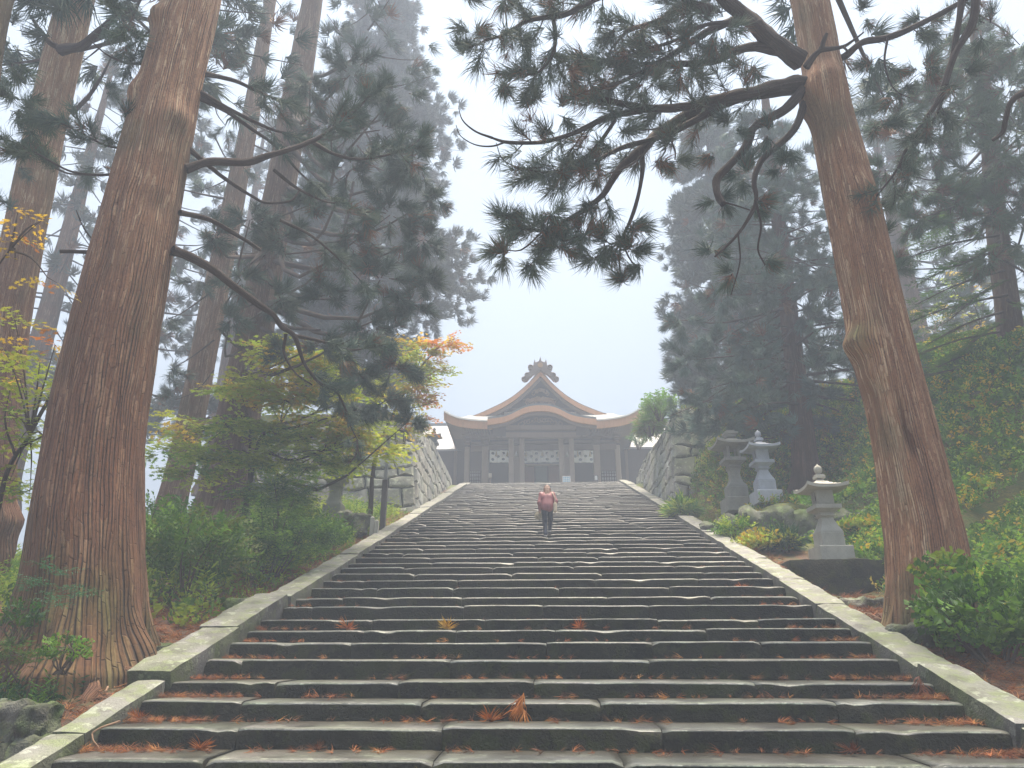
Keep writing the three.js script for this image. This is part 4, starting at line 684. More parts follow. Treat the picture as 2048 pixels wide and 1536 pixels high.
function clump(T, c, r, n, from, o = {}) { // a mass of sprays round a place, held by a limb
  if (from) { const m = from.clone().lerp(c, 0.55).add(V(0, -0.12 * from.distanceTo(c), 0)).add(rv().multiplyScalar(0.1 * from.distanceTo(c))); T.twig([from, m, c], 0.012 + 0.011 * from.distanceTo(c), 0.012); }
  n = Math.round(n * (o.thin ?? 0.62)); for (let i = 0; i < n; i++) { const d = rv(); d.y *= 0.6; const p = c.clone().addScaledVector(d, r * 0.45 * Math.sqrt(PR())); spray(T, p, d.normalize().add(V(0, -0.1, 0)).normalize(), r * (0.4 + 0.35 * PR()), { n: 4, ...o }); }
}
// a whole tall crown: drooping limbs in whorls, dense shoots towards their ends
function crown(T, x, z, y0, y1, rad, n, o = {}) {
  for (let i = 0; i < n; i++) {
    const f = (i + PR()) / n, y = lerp(y0, y1, f), R = rad(f) * (0.62 + 0.5 * PR()), a = o.arc ? lerp(o.arc[0], o.arc[1], PR()) : PR() * 6.283, d = V(Math.cos(a), 0, Math.sin(a)), p0 = V(x, y, z), m = p0.clone().addScaledVector(d, R * 0.55).add(V(0, -0.12 * R, 0)), e = p0.clone().addScaledVector(d, R).add(V(0, -(o.droop ?? 0.16) * R + 0.1, 0));
    if (R > 0.6) T.twig([p0, m, e], 0.014 + 0.013 * R, 0.012);
    const k = Math.max(3, Math.round(R * (o.per || 4)));
    for (let j = 0; j < k; j++) { const t = lerp(o.bare ?? 0.3, 1, Math.sqrt(PR())), q = p0.clone().lerp(e, t).add(rv().multiplyScalar(0.14 * R + 0.12)).add(V(0, -0.1 * R * Math.sin(t * 3.1), 0)); const dd = d.clone().multiplyScalar(0.9).add(rv().multiplyScalar(0.9)).add(V(0, 0.1, 0)).normalize(); T.add(o.kind || 'dense', q, dd, (o.s || 1) * (0.7 + 0.6 * PR()), cedarCol(o.base || CEDARB, o.rust ?? 0.05)); }
  }
}
// a tall trunk: rings [centre, radius], ridged bark, root flare
function trunk(T, rings, { seg = 96, dy = 0.08, flare = 0.5, lobes = 5, seed = 1, tone = () => [1, 1, 1], knots = [] } = {}) {
  const C = new THREE.CatmullRomCurve3(rings.map((r) => r[0]), false, 'centripetal'), base = rings[0][0].y, topY = rings[rings.length - 1][0].y, n = Math.round((topY - base) / dy), pos = [], uv = [], idx = [], col = [];
  const find = (y) => { let i = 0; while (i < rings.length - 2 && rings[i + 1][0].y < y) i++; const a = rings[i], b = rings[i + 1], t = clamp((y - a[0].y) / (b[0].y - a[0].y)); const s = t; return [a[0].clone().lerp(b[0], s), lerp(a[1], b[1], t)]; };
  const sm = (y) => { const a = find(clamp(y - 0.7, base, topY)), b = find(y), c = find(clamp(y + 0.7, base, topY)); return [V((a[0].x + b[0].x + c[0].x) / 3, y, (a[0].z + b[0].z + c[0].z) / 3), (a[1] + b[1] + c[1]) / 3]; };
  const per = 2 * Math.PI * rings[1][1];
  for (let i = 0; i <= n; i++) {
    const y = base + (topY - base) * i / n, [c, r] = sm(y), h = y - rings[1][0].y;
    for (let k = 0; k <= seg; k++) {
      const a = k / seg * 2 * Math.PI, ca = Math.cos(a), sa = Math.sin(a), w = seed * 3.1;
      let rr = r * (1 + 0.06 * fbm(ca * 1.4 + w, y * 0.25, sa * 1.4, 2) + 0.03 * n3(ca * 5 + w, y * 0.5, sa * 5));
      const fl = flare * Math.exp(-Math.max(-0.4, h) / 0.5); rr *= 1 + fl * (0.65 + 0.6 * Math.pow(0.5 + 0.5 * Math.cos(a * lobes + seed + 1.2 * n3(ca * 2, y * 0.3, sa * 2)), 2));
      rr += 0.16 * Math.exp(-Math.max(0, h) / 0.6) * n3(ca * 4 + w, y * 1.6, sa * 4) * Math.min(1, flare * 2.5); rr += 0.022 * n3(ca * r * 9 + w, y * 0.45, sa * r * 9) + 0.012 * n3(ca * r * 21, y * 1.1 + w, sa * r * 21);
      for (const [ky, ka, kr, kh, st = 1] of knots) { let da = Math.abs(a - ka); da = Math.min(da, 6.283 - da) * r; const q = ((y - ky) / kr / st) ** 2 + (da / kr) ** 2; rr += kh * Math.exp(-q * 1.5); }
      pos.push(c.x + ca * rr, y, c.z + sa * rr); uv.push(k / seg * Math.max(1, Math.round(per / 4.6 * 2) / 2), (y - base) / 9.2 + seed * 0.37);
      col.push(...tone(h, a, y));
    }
  }
  for (let i = 0; i < n; i++) for (let k = 0; k < seg; k++) { const a = i * (seg + 1) + k, b = a + seg + 1; idx.push(a, b, a + 1, b, b + 1, a + 1); }
  const g = new THREE.BufferGeometry(); g.setAttribute('position', new THREE.Float32BufferAttribute(pos, 3)); g.setAttribute('uv', new THREE.Float32BufferAttribute(uv, 2)); g.setAttribute('color', new THREE.Float32BufferAttribute(col, 3)); g.setIndex(idx); g.computeVertexNormals();
  return part(T.g, 'trunk', g, barkMat, false);
}
// trunk rings from what the photograph shows: [px, py, half width in px] on a world plane z, carried on upwards
const ringsPx = (list, z, topY, topR) => {
  const o = list.map(([px, py, hw]) => { const e = [-hw, hw].map((k) => { const d = at(px + k, py, 1).sub(camera.position); d.y = 0; return d.normalize(); }), b = e[0].clone().add(e[1]).normalize(), D = z / b.z; return [V(b.x * D, atz(px, py, z).y, z), D * Math.sin(e[0].angleTo(e[1]) / 2)]; });
  const l = o[o.length - 1][0], m = o[o.length - 2][0]; o.push([V(l.x + (l.x - m.x) * 0.3, topY, l.z), topR]); return o;
};
const limbPx = (list, Z0, Z1) => list.map(([x, y], i) => at(x, y, lerp(Z0, Z1, i / (list.length - 1))));

function roots(T, x, z, r, list) { // surface roots that dive into the litter
  for (const [a, L, w] of list) { const d = V(Math.cos(a), 0, Math.sin(a)), n = V(-d.z, 0, d.x), pt = (t, s, h) => { const q = V(x, 0, z).addScaledVector(d, r * 0.75 + t * L).addScaledVector(n, s); q.y = groundH(q.x, q.z) + h; return q; };
    const g = tube([pt(-0.1, 0, w * 0.7), pt(0.25, 0.05, w * 0.35), pt(0.5, -0.08, w * 0.1), pt(0.8, 0.06, -w * 0.3), pt(1, 0, -w)], w * 0.8, w * 0.25, 12, 24, 0.5, a); tint(g, (px, y, pz, nx, ny) => mix3([0.85, 0.75, 0.7], [0.45, 0.6, 0.25], clamp(0.3 + 0.5 * ny + n3(px * 4, y * 4, pz * 4)))); part(T.g, 'root', g, barkMat, false); }
}
// ---------- big cedar, right ----------
{
  const rings = ringsPx([[1868, 1262, 88], [1864, 1150, 84], [1837, 1000, 76], [1793, 800, 65], [1742, 600, 66], [1727, 513, 60], [1688, 340, 54], [1651, 171, 43], [1621, 0, 41]], -11.75, 27, 0.2);
  rings.unshift([rings[0][0].clone().add(V(0, -1.2, 0)), rings[0][1]]);
  const T = new Plant('cedar_tree', 'big cedar with pinkish brown trunk right of the stairs, crooked limbs reaching over them', 'cedar tree', V(5.85, 2.0, -11.75));
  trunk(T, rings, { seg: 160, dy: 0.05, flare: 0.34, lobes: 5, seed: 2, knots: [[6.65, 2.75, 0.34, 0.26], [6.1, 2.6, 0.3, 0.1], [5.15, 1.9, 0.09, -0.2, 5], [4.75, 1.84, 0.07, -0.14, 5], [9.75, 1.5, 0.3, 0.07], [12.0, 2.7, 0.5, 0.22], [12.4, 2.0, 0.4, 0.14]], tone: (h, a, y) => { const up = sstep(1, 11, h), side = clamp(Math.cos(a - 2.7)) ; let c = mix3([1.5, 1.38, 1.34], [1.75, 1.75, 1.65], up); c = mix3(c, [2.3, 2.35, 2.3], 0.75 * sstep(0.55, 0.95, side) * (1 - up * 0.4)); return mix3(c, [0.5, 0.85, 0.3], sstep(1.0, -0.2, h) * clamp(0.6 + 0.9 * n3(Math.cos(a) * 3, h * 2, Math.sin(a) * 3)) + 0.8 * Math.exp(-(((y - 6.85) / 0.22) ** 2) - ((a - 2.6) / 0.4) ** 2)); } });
  roots(T, 5.9, -11.75, 0.75, [[0.9, 1.1, 0.2], [2.2, 0.8, 0.16], [1.6, 0.9, 0.17], [0.1, 1.2, 0.2]]);
  const L = (pts, Z0, Z1, r0, r1, name = 'limb') => { const p = limbPx(pts, Z0, Z1); T.limb(name, p, r0, r1, 8); return p; };
  const o = { s: 1, base: CEDAR, rust: 0.13, n: 4 };
  let p = L([[1600, 120], [1545, 82], [1500, 40], [1440, -10], [1370, -90]], 14.4, 13.2, 0.2, 0.1); clothe(T, p, 0.5, 1, 16, 0.9, o);
  p = L([[1610, 165], [1560, 170], [1500, 185], [1427, 200], [1369, 214], [1300, 217], [1205, 198]], 14.6, 12.6, 0.15, 0.05); clothe(T, p, 0.25, 1, 22, 0.8, o);
  p = L([[1300, 217], [1215, 235], [1150, 265], [1085, 284], [1010, 284], [985, 276]], 13, 12, 0.06, 0.02); clothe(T, p, 0.08, 0.85, 16, 0.75, o);
  p = L([[985, 276], [950, 262], [925, 240], [917, 215]], 12, 11.8, 0.022, 0.006, 'bare_twig'); T.limb('bare_twig', limbPx([[1010, 284], [985, 292], [950, 289], [920, 270], [912, 250]], 12, 11.8), 0.018, 0.006, 5);
  T.limb('bare_twig', limbPx([[1085, 335], [1040, 335], [1005, 318], [992, 285]], 12.2, 12), 0.018, 0.006, 5);
  p = L([[1605, 175], [1500, 190], [1427, 212], [1369, 232], [1314, 268], [1283, 298], [1240, 338], [1201, 394], [1134, 441], [1087, 461], [1052, 457]], 14.6, 11.8, 0.14, 0.02);
  clothe(T, p, 0.74, 1, 26, 0.62, o); clothe(T, p, 0.42, 0.58, 7, 0.55, { ...o, droop: 0.6 });
  for (const [x, y, r, n] of [[1022, 440, 40, 7], [1010, 500, 42, 8], [1060, 530, 34, 5], [1120, 500, 40, 7], [1160, 470, 40, 7], [1110, 430, 34, 5]]) clump(T, at(x, y, 11.9), r * 11.9 / 1450, n, p[9], o);
  p = L([[1283, 298], [1284, 350], [1265, 430], [1242, 480], [1228, 510]], 12.8, 11.9, 0.05, 0.016);
  for (const [x, y, r, n] of [[1262, 450, 34, 5], [1210, 480, 40, 6], [1262, 500, 36, 6], [1280, 535, 24, 4], [1246, 560, 20, 3], [1190, 515, 28, 4]]) clump(T, at(x, y, 11.9), r * 11.9 / 1450, n, p[3], o);
  p = L([[1440, 215], [1330, 270], [1232, 300], [1180, 330], [1120, 345]], 13.6, 12.2, 0.07, 0.016); clothe(T, p, 0.5, 1, 18, 0.62, o);
  p = L([[1230, 240], [1195, 290], [1150, 330], [1090, 345], [1060, 340]], 12.7, 12, 0.04, 0.012); clothe(T, p, 0.3, 1, 14, 0.55, o);
  p = L([[1420, 20], [1369, 6], [1322, 40], [1259, 60], [1224, 95]], 13.6, 12.6, 0.09, 0.02); clothe(T, p, 0.2, 1, 16, 0.7, o);
  p = L([[1300, -60], [1230, -20], [1173, 5], [1130, 29], [1052, 43], [1013, 68], [970, 80]], 13.2, 11.8, 0.08, 0.02); clothe(T, p, 0.25, 1, 26, 0.58, o);
  p = L([[1107, 37], [1111, 78], [1101, 117], [1068, 148], [1033, 145]], 12.2, 11.8, 0.04, 0.014); clothe(T, p, 0.2, 1, 16, 0.5, o);
  p = L([[1590, 110], [1498, 94], [1427, 122], [1330, 129], [1232, 125], [1173, 117]], 14.4, 12.4, 0.11, 0.02); clothe(T, p, 0.3, 1, 26, 0.75, o);
  p = L([[1470, 40], [1420, 60], [1369, 94], [1310, 129], [1232, 168], [1180, 180]], 14, 12.2, 0.09, 0.02); clothe(T, p, 0.3, 1, 24, 0.7, o);
  p = L([[1520, 45], [1480, 45], [1410, 50], [1340, 85], [1280, 100]], 13.8, 12.8, 0.06, 0.02); clothe(T, p, 0.3, 1, 16, 0.7, o);
  for (const [x, y, r, n] of [[940, 70, 34, 4], [930, 110, 30, 4], [930, -5, 30, 4], [1010, -5, 30, 4], [1000, 165, 34, 5], [1080, 200, 34, 5], [1150, 160, 40, 6], [1120, 225, 34, 4], [1300, 170, 44, 6], [1230, 60, 36, 5], [1370, 150, 44, 6], [1440, 60, 50, 7], [1390, 20, 50, 6], [1500, 130, 44, 4], [1060, 90, 30, 4], [1170, 100, 40, 5]]) clump(T, at(x, y, 12.6), r * 12.6 / 1450, n, null, o);
  for (const [x, y, r, n] of [[1195, 355, 20, 2], [1350, 320, 30, 4], [1310, 325, 24, 3], [1345, 285, 26, 3], [1245, 260, 24, 3]]) clump(T, at(x, y, 12.6), r * 12.6 / 1450, n, at(1330, 255, 13), o);
  // limbs hanging in front of the farther trees
  p = L([[1606, 180], [1567, 222], [1509, 253], [1493, 292], [1437, 355], [1434, 385], [1446, 408]], 14.4, 13.0, 0.1, 0.06); T.limb('limb', limbPx([[1446, 404], [1475, 412], [1500, 420]], 13, 13), 0.02, 0.012, 5);
  p = L([[1612, 200], [1587, 260], [1526, 318], [1508, 359], [1512, 403], [1476, 468], [1430, 513]], 14.4, 13.0, 0.085, 0.02); T.limb('limb', limbPx([[1510, 400], [1522, 450], [1516, 500], [1530, 530]], 13.3, 13), 0.028, 0.012, 5); T.limb('limb', limbPx([[1476, 468], [1480, 520], [1462, 590]], 13.2, 13), 0.02, 0.01, 5);
  for (const [x, y, r, n] of [[1490, 350, 44, 6], [1440, 400, 36, 5], [1500, 410, 44, 6], [1460, 250, 44, 5], [1540, 260, 40, 4], [1430, 310, 36, 4], [1560, 340, 40, 4], [1420, 500, 34, 4], [1470, 540, 34, 4], [1530, 520, 30, 3], [1580, 300, 30, 3]]) clump(T, at(x, y, 13.6), r * 13.6 / 1450, n, null, { ...o, base: CEDARB });
  // right hand side
  p = L([[1672, 118], [1690, 112], [1724, 85], [1775, 75], [1826, 55], [1881, 27], [1940, -6], [2010, -50]], 14.8, 13.4, 0.075, 0.04); clothe(T, p, 0.4, 1, 10, 0.6, o);
  p = L([[1955, -30], [1943, 51], [1912, 103], [1881, 191], [1854, 236], [1820, 284], [1792, 342], [1750, 396]], 12.8, 13.2, 0.085, 0.012); clothe(T, p, 0.55, 1, 14, 0.6, o);
  p = L([[1925, -10], [1915, 60], [1905, 110], [1885, 200], [1862, 250], [1830, 296]], 12.9, 13.2, 0.06, 0.012); clothe(T, p, 0.5, 1, 8, 0.5, o);
  L([[2070, 175], [2025, 200], [2011, 240], [2005, 265], [1985, 281]], 11.5, 11.8, 0.06, 0.025); L([[1775, 76], [1770, 130], [1790, 180], [1820, 196]], 14, 13.6, 0.025, 0.008, 'bare_twig');
  L([[1612, 135], [1628, 112], [1642, 98], [1648, 80], [1654, 66]], 14.1, 13.9, 0.07, 0.03, 'dead_stub'); L([[1638, 100], [1686, 93], [1705, 82], [1728, 64]], 14.0, 13.8, 0.05, 0.012, 'dead_stub'); L([[1686, 93], [1700, 106]], 13.9, 13.8, 0.03, 0.015, 'dead_stub');
  for (const [x, y, r, n] of [[1760, 130, 50, 5], [1800, 180, 50, 5], [1850, 130, 50, 6], [1760, 250, 46, 5], [1790, 320, 46, 5], [1740, 400, 44, 5], [1760, 470, 36, 4], [1980, 60, 60, 6], [1930, 150, 40, 4], [1850, 30, 40, 3], [1720, 30, 40, 3]]) clump(T, at(x, y, 14.4), r * 14.4 / 1450, n, null, { ...o, base: [0.06, 0.1, 0.06] });
  crown(T, 6.3, -11.75, 15.5, 27, (f) => 4.2 * (1 - f) + 0.4, 24, { per: 3.2, s: 1.3, bare: 0.25, kind: 'far' });
  T.done();
}
// ---------- big cedar, left ----------
{
  const rings = ringsPx([[166, 1285, 128], [166, 1150, 126], [182, 900, 107], [205, 760, 100], [262, 500, 84], [312, 280, 72], [350, 120, 66], [382, 0, 62]], -10, 27, 0.25);
  rings.unshift([rings[0][0].clone().add(V(0, -1.5, 0)), rings[0][1]]);
  const T = new Plant('cedar_tree', 'massive reddish brown cedar on the left, its root flare beside the lowest kerb slabs', 'cedar tree', V(-6.3, 1.7, -10));
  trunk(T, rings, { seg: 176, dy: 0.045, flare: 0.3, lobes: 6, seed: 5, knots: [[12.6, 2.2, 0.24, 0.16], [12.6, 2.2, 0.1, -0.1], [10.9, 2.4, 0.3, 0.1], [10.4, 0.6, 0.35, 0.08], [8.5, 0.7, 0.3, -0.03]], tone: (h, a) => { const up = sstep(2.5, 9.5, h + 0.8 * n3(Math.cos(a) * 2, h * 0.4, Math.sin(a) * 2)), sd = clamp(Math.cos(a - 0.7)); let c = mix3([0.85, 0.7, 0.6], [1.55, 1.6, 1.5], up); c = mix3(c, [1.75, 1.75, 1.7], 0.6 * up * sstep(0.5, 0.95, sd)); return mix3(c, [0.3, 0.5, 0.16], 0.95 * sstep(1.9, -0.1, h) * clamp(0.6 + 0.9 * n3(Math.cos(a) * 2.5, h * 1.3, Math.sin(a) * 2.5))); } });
  const L = (pts, Z0, Z1, r0, r1, name = 'limb') => { const p = limbPx(pts, Z0, Z1); T.limb(name, p, r0, r1, 8); return p; };
  const o = { s: 0.95, base: CEDARB, rust: 0.05 };
  roots(T, -6.35, -10, 1.1, [[0.35, 0.9, 0.24], [0.8, 0.8, 0.2], [1.25, 0.8, 0.22], [1.8, 1.0, 0.24], [2.4, 1.0, 0.22], [-0.1, 0.8, 0.2]]);
  let p = L([[372, 338], [424, 323], [488, 325], [541, 310], [597, 293], [638, 275], [688, 240], [726, 205], [750, 180]], 12.6, 14.6, 0.085, 0.02); clothe(T, p, 0.6, 1, 14, 0.7, o);
  p = L([[625, 284], [673, 310], [732, 318], [820, 293], [842, 275]], 13.9, 15, 0.04, 0.012); clothe(T, p, 0.4, 1, 12, 0.6, o);
  p = L([[376, 296], [410, 325], [439, 349], [500, 390], [530, 405], [580, 402], [600, 380]], 12.8, 14.4, 0.05, 0.014);
  p = L([[400, 184], [468, 223], [541, 258], [585, 270], [620, 285]], 13.2, 14.6, 0.045, 0.014); clothe(T, p, 0.5, 1, 6, 0.5, o);
  p = L([[400, 196], [453, 223], [512, 264], [553, 293], [600, 345], [660, 395], [720, 420]], 13.2, 15, 0.045, 0.014); clothe(T, p, 0.6, 1, 8, 0.5, o);
  p = L([[408, 147], [468, 161], [521, 185], [570, 205]], 13.4, 14.6, 0.05, 0.018); clothe(T, p, 0.5, 1, 7, 0.6, o);
  p = L([[345, 500], [375, 512], [413, 531], [454, 561], [512, 606], [547, 630], [564, 654], [588, 671], [610, 730], [645, 770], [672, 783], [690, 815]], 12, 14, 0.09, 0.018); clothe(T, p, 0.75, 1, 9, 0.5, o);
  p = L([[588, 671], [640, 682], [700, 700], [760, 690]], 13.4, 14.4, 0.04, 0.012); clothe(T, p, 0.3, 1, 10, 0.5, o);
  p = L([[572, 668], [568, 705], [590, 745], [625, 770]], 13.3, 13.6, 0.03, 0.012);
  p = L([[688, 810], [700, 850], [715, 880]], 14, 14.2, 0.014, 0.008, 'bare_twig'); for (const [x, y, r, n] of [[705, 885, 22, 3], [722, 915, 20, 3], [700, 925, 14, 2]]) clump(T, at(x, y, 14.2), r * 14.2 / 1450, n, p[2], { ...o, s: 0.7 });
  p = L([[548, 340], [600, 380], [660, 405], [700, 400]], 13.6, 15, 0.035, 0.012); p = L([[560, 440], [620, 470], [680, 520], [720, 560]], 14.5, 15.5, 0.035, 0.012); clothe(T, p, 0.4, 1, 6, 0.5, o);
  L([[360, 425], [420, 440], [490, 480], [520, 500]], 12.2, 14, 0.05, 0.03); L([[188, 505], [150, 503], [120, 503]], 12, 11.9, 0.035, 0.03, 'dead_stub'); L([[200, 495], [170, 460], [152, 420]], 12, 11.8, 0.02, 0.006, 'bare_twig');
  p = L([[245, 345], [200, 350], [140, 342], [80, 310], [30, 285]], 12.8, 12.2, 0.03, 0.01); clothe(T, p, 0.5, 1, 7, 0.5, { ...o, base: [0.06, 0.1, 0.05] }); p = L([[262, 300], [210, 290], [160, 265], [130, 250]], 12.8, 12.4, 0.025, 0.01); clothe(T, p, 0.4, 1, 6, 0.5, o); p = L([[290, 128], [250, 125], [215, 110], [180, 80]], 13.4, 13, 0.03, 0.01);
  clothe(T, L([[330, 40], [290, 70], [265, 120]], 13.6, 13.2, 0.03, 0.01), 0.3, 1, 6, 0.5, o);
  crown(T, -7.3, -10, 15.5, 27, (f) => 4.2 * (1 - f) + 0.4, 24, { per: 3.2, s: 1.3, bare: 0.25, kind: 'far' });
  for (const [x, y, r, n] of [[250, 230, 34, 4], [240, 290, 30, 3], [260, 60, 34, 4], [210, 20, 34, 3], [30, 200, 60, 8], [60, 260, 55, 7], [20, 120, 45, 5], [90, 235, 40, 5]]) clump(T, at(x, y, 12.6), r * 12.6 / 1450, n, null, { ...o, base: [0.055, 0.095, 0.05] });
  T.done();
}
// ---------- cedars standing farther back on the left ----------
function simpleTrunk(T, list, z, topY, topR, tone, seed, extra = 3.5) { const rings = ringsPx(list, z, topY, topR); rings.unshift([rings[0][0].clone().add(V(0, -extra, 0)), rings[0][1]]); trunk(T, rings, { seg: 64, dy: 0.12, flare: 0.25, seed, tone: tone || (() => [1.1, 1.1, 1.1]) }); return rings; }
{
  const T = new Plant('cedar_tree', 'tall pale cedar trunk at the left edge with a stout forked branch near the top', 'cedar tree', atz(-20, 980, -15));
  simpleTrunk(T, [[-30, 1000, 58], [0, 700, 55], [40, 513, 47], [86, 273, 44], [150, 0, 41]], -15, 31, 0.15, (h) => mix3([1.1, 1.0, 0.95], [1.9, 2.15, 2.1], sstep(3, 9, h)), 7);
  const L = (pts, Z0, Z1, r0, r1) => { const p = limbPx(pts, Z0, Z1); T.limb('limb', p, r0, r1, 8); return p; };
  L([[120, 100], [165, 92], [190, 70], [230, 35], [262, 18]], 18, 17, 0.13, 0.05); L([[118, 95], [96, 82], [80, 60], [60, 30]], 18, 17.6, 0.08, 0.03); L([[105, 5], [112, 0], [95, -15]], 18, 18, 0.07, 0.03);
  L([[145, 225], [175, 195], [205, 150], [225, 110]], 18, 19, 0.07, 0.02); L([[75, 310], [130, 345], [190, 350]], 17, 16.4, 0.04, 0.012);
  for (const [x, y, r, n] of [[20, 60, 50, 5], [40, 330, 50, 5], [20, 420, 40, 3], [200, 180, 46, 4], [60, 0, 50, 4], [190, 330, 50, 5]]) clump(T, at(x, y, 17), r * 17 / 1450, n, null, { base: CEDARB });
  crown(T, -11.5, -15, 18, 28, (f) => 4.2 * (1 - f) + 0.4, 45, { per: 3, s: 1.4, kind: 'far' }); T.done();
}
{
  const T = new Plant('cedar_tree', 'mossy trunk sliver leaning in at the extreme top left corner', 'cedar tree', atz(-60, 900, -11));
  simpleTrunk(T, [[-170, 1000, 45], [-90, 500, 45], [-35, 120, 42], [-12, 0, 40]], -11, 24, 0.2, () => [0.8, 0.95, 0.55], 9); T.done();
}
{
  const T = new Plant('cedar_tree', 'slim cedar behind and left of the thick dark one, bark tinted pale for the mist', 'cedar tree', atz(337, 1045, -23.5));
  const r = simpleTrunk(T, [[334, 1045, 31], [370, 900, 29], [428, 600, 26], [468, 400, 22], [500, 240, 18]], -23.5, 38, 0.12, () => [1.25, 1.4, 1.45], 11);  // bark tint paler and bluer: mist fading put into the colour
  for (const [x, y, rr, n] of [[340, 740, 46, 8], [400, 560, 46, 6], [330, 640, 40, 5], [350, 800, 34, 4], [480, 330, 46, 6], [450, 250, 40, 5]]) clump(T, at(x, y, 24), rr * 24 / 1450, n, at(428, y - 60, 24.5), { base: CEDARB, s: 1.1, n: 4 });
  crown(T, r[r.length - 1][0].x, -23.5, 16, 37, (f) => 3.2 * (1 - f) + 0.4, 26, { per: 2, s: 1.2, kind: 'far' }); T.done();
}
{
  const T = new Plant('cedar_tree', 'thick dark cedar in the middle of the left grove, heavy foliage towards the stairs', 'cedar tree', atz(445, 1045, -22));
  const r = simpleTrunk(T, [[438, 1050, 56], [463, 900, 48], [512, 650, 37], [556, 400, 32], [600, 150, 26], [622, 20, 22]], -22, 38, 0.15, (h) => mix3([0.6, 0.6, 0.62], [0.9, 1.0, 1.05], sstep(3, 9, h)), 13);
  const ax = (y) => { const yy = clamp(y, 30, 1040), l = [[438, 1050], [463, 900], [512, 650], [556, 400], [600, 150], [622, 20]]; for (let i = 0; i < 5; i++) if (yy <= l[i][1] && yy >= l[i + 1][1]) { const t = (yy - l[i][1]) / (l[i + 1][1] - l[i][1]); return atz(lerp(l[i][0], l[i + 1][0], t), yy, -22); } return atz(622, 20, -22); };
  for (const [px, py, e, er] of [[500, 620, [640, 660], 0.1], [530, 560, [680, 600], 0.1], [545, 470, [700, 480], 0.12], [560, 400, [740, 380], 0.12], [580, 290, [760, 240], 0.1], [600, 160, [720, 110], 0.09], [505, 690, [440, 660], 0.08], [500, 720, [620, 745], 0.09]]) { const a = ax(py), b = at(e[0], e[1], 20.5); T.limb('limb', [a, a.clone().lerp(b, 0.5).add(V(0, -0.25, 0)), b], er, 0.03, 6); }
  for (const [x, y, rr, Z] of [[700, 150, 74, 19], [790, 190, 64, 19], [620, 170, 50, 19], [760, 260, 80, 18.5], [830, 330, 70, 19], [700, 340, 60, 18.5], [620, 410, 50, 18], [780, 430, 80, 18.5], [845, 480, 56, 19], [700, 490, 60, 18.5], [565, 480, 56, 18.5], [760, 560, 80, 18], [820, 610, 56, 18.5], [650, 590, 56, 18], [560, 600, 46, 18.5], [740, 660, 64, 17.5], [790, 730, 60, 18], [720, 750, 50, 17.5], [775, 800, 50, 18], [715, 820, 36, 18], [820, 840, 36, 18.5], [500, 440, 54, 18.5], [430, 470, 46, 18], [480, 560, 46, 19], [660, 250, 50, 19], [560, 700, 40, 19], [460, 640, 40, 20], [850, 560, 44, 19], [860, 400, 44, 20], [640, 690, 40, 18]]) { const R = rr * Z / 1450; clump(T, at(x, y, Z), R, Math.round(6 + 14 * R * R), ax(y + 40), { base: [0.065, 0.11, 0.085], rust: 0.04, s: 1.1, n: 6, thin: 0.7 }); }
  crown(T, -6.9, -22, 15, 36, (f) => 4.0 * (1 - f) + 0.4, 36, { per: 2.2, s: 1.2, kind: 'far' }); T.done();
}
// misty crowns behind; part of their haze is put into the foliage colour
const HAZED = [0.085, 0.11, 0.095];
function misty(label, px, z, yBase, y0, y1, rad, n, o = {}) {
  const p = atz(px, 768, z), T = new Plant('cedar_tree', label, 'cedar tree', V(p.x, yBase, z)); p.x += 0;
  const top = y1 - 0.5; trunk(T, [[V(p.x, yBase - 0.5, z), o.r || 0.6], [V(p.x, yBase + 0.5, z), o.r || 0.6], [V(p.x, lerp(yBase, top, 0.5), z), (o.r || 0.6) * 0.7], [V(p.x, top, z), 0.06]], { seg: 32, dy: 0.4, flare: 0.2, seed: n % 17 });
  crown(T, p.x, z, y0, y1, rad, n, { per: 4.5, s: 1.25, bare: 0.35, ...o }); return T.done();
}
misty('giant misty cedar behind the left grove, its ragged edge against the white sky', 705, -38, 12, 13.5, 46, (f) => sstep(-0.02, 0.3, f) * 8.2 * Math.pow(1 - f, 0.42) * (0.8 + 0.22 * Math.sin(f * 21)) + 0.3, 420, { per: 4, base: HAZED });
misty('pale misty cedar far behind between the two left trunks', 280, -33, 9, 12, 34, (f) => 4.6 * Math.pow(1 - f, 0.6) + 0.3, 80, { per: 2, base: HAZED });
misty('faint misty cedar far behind at the left edge', 60, -30, 8, 11, 34, (f) => 4.4 * Math.pow(1 - f, 0.6) + 0.3, 70, { per: 2, base: HAZED });
misty('faint cedar in the mist behind the slim left cedar', 450, -44, 12, 15, 42, (f) => 4.8 * Math.pow(1 - f, 0.6) + 0.3, 80, { per: 2, base: HAZED });
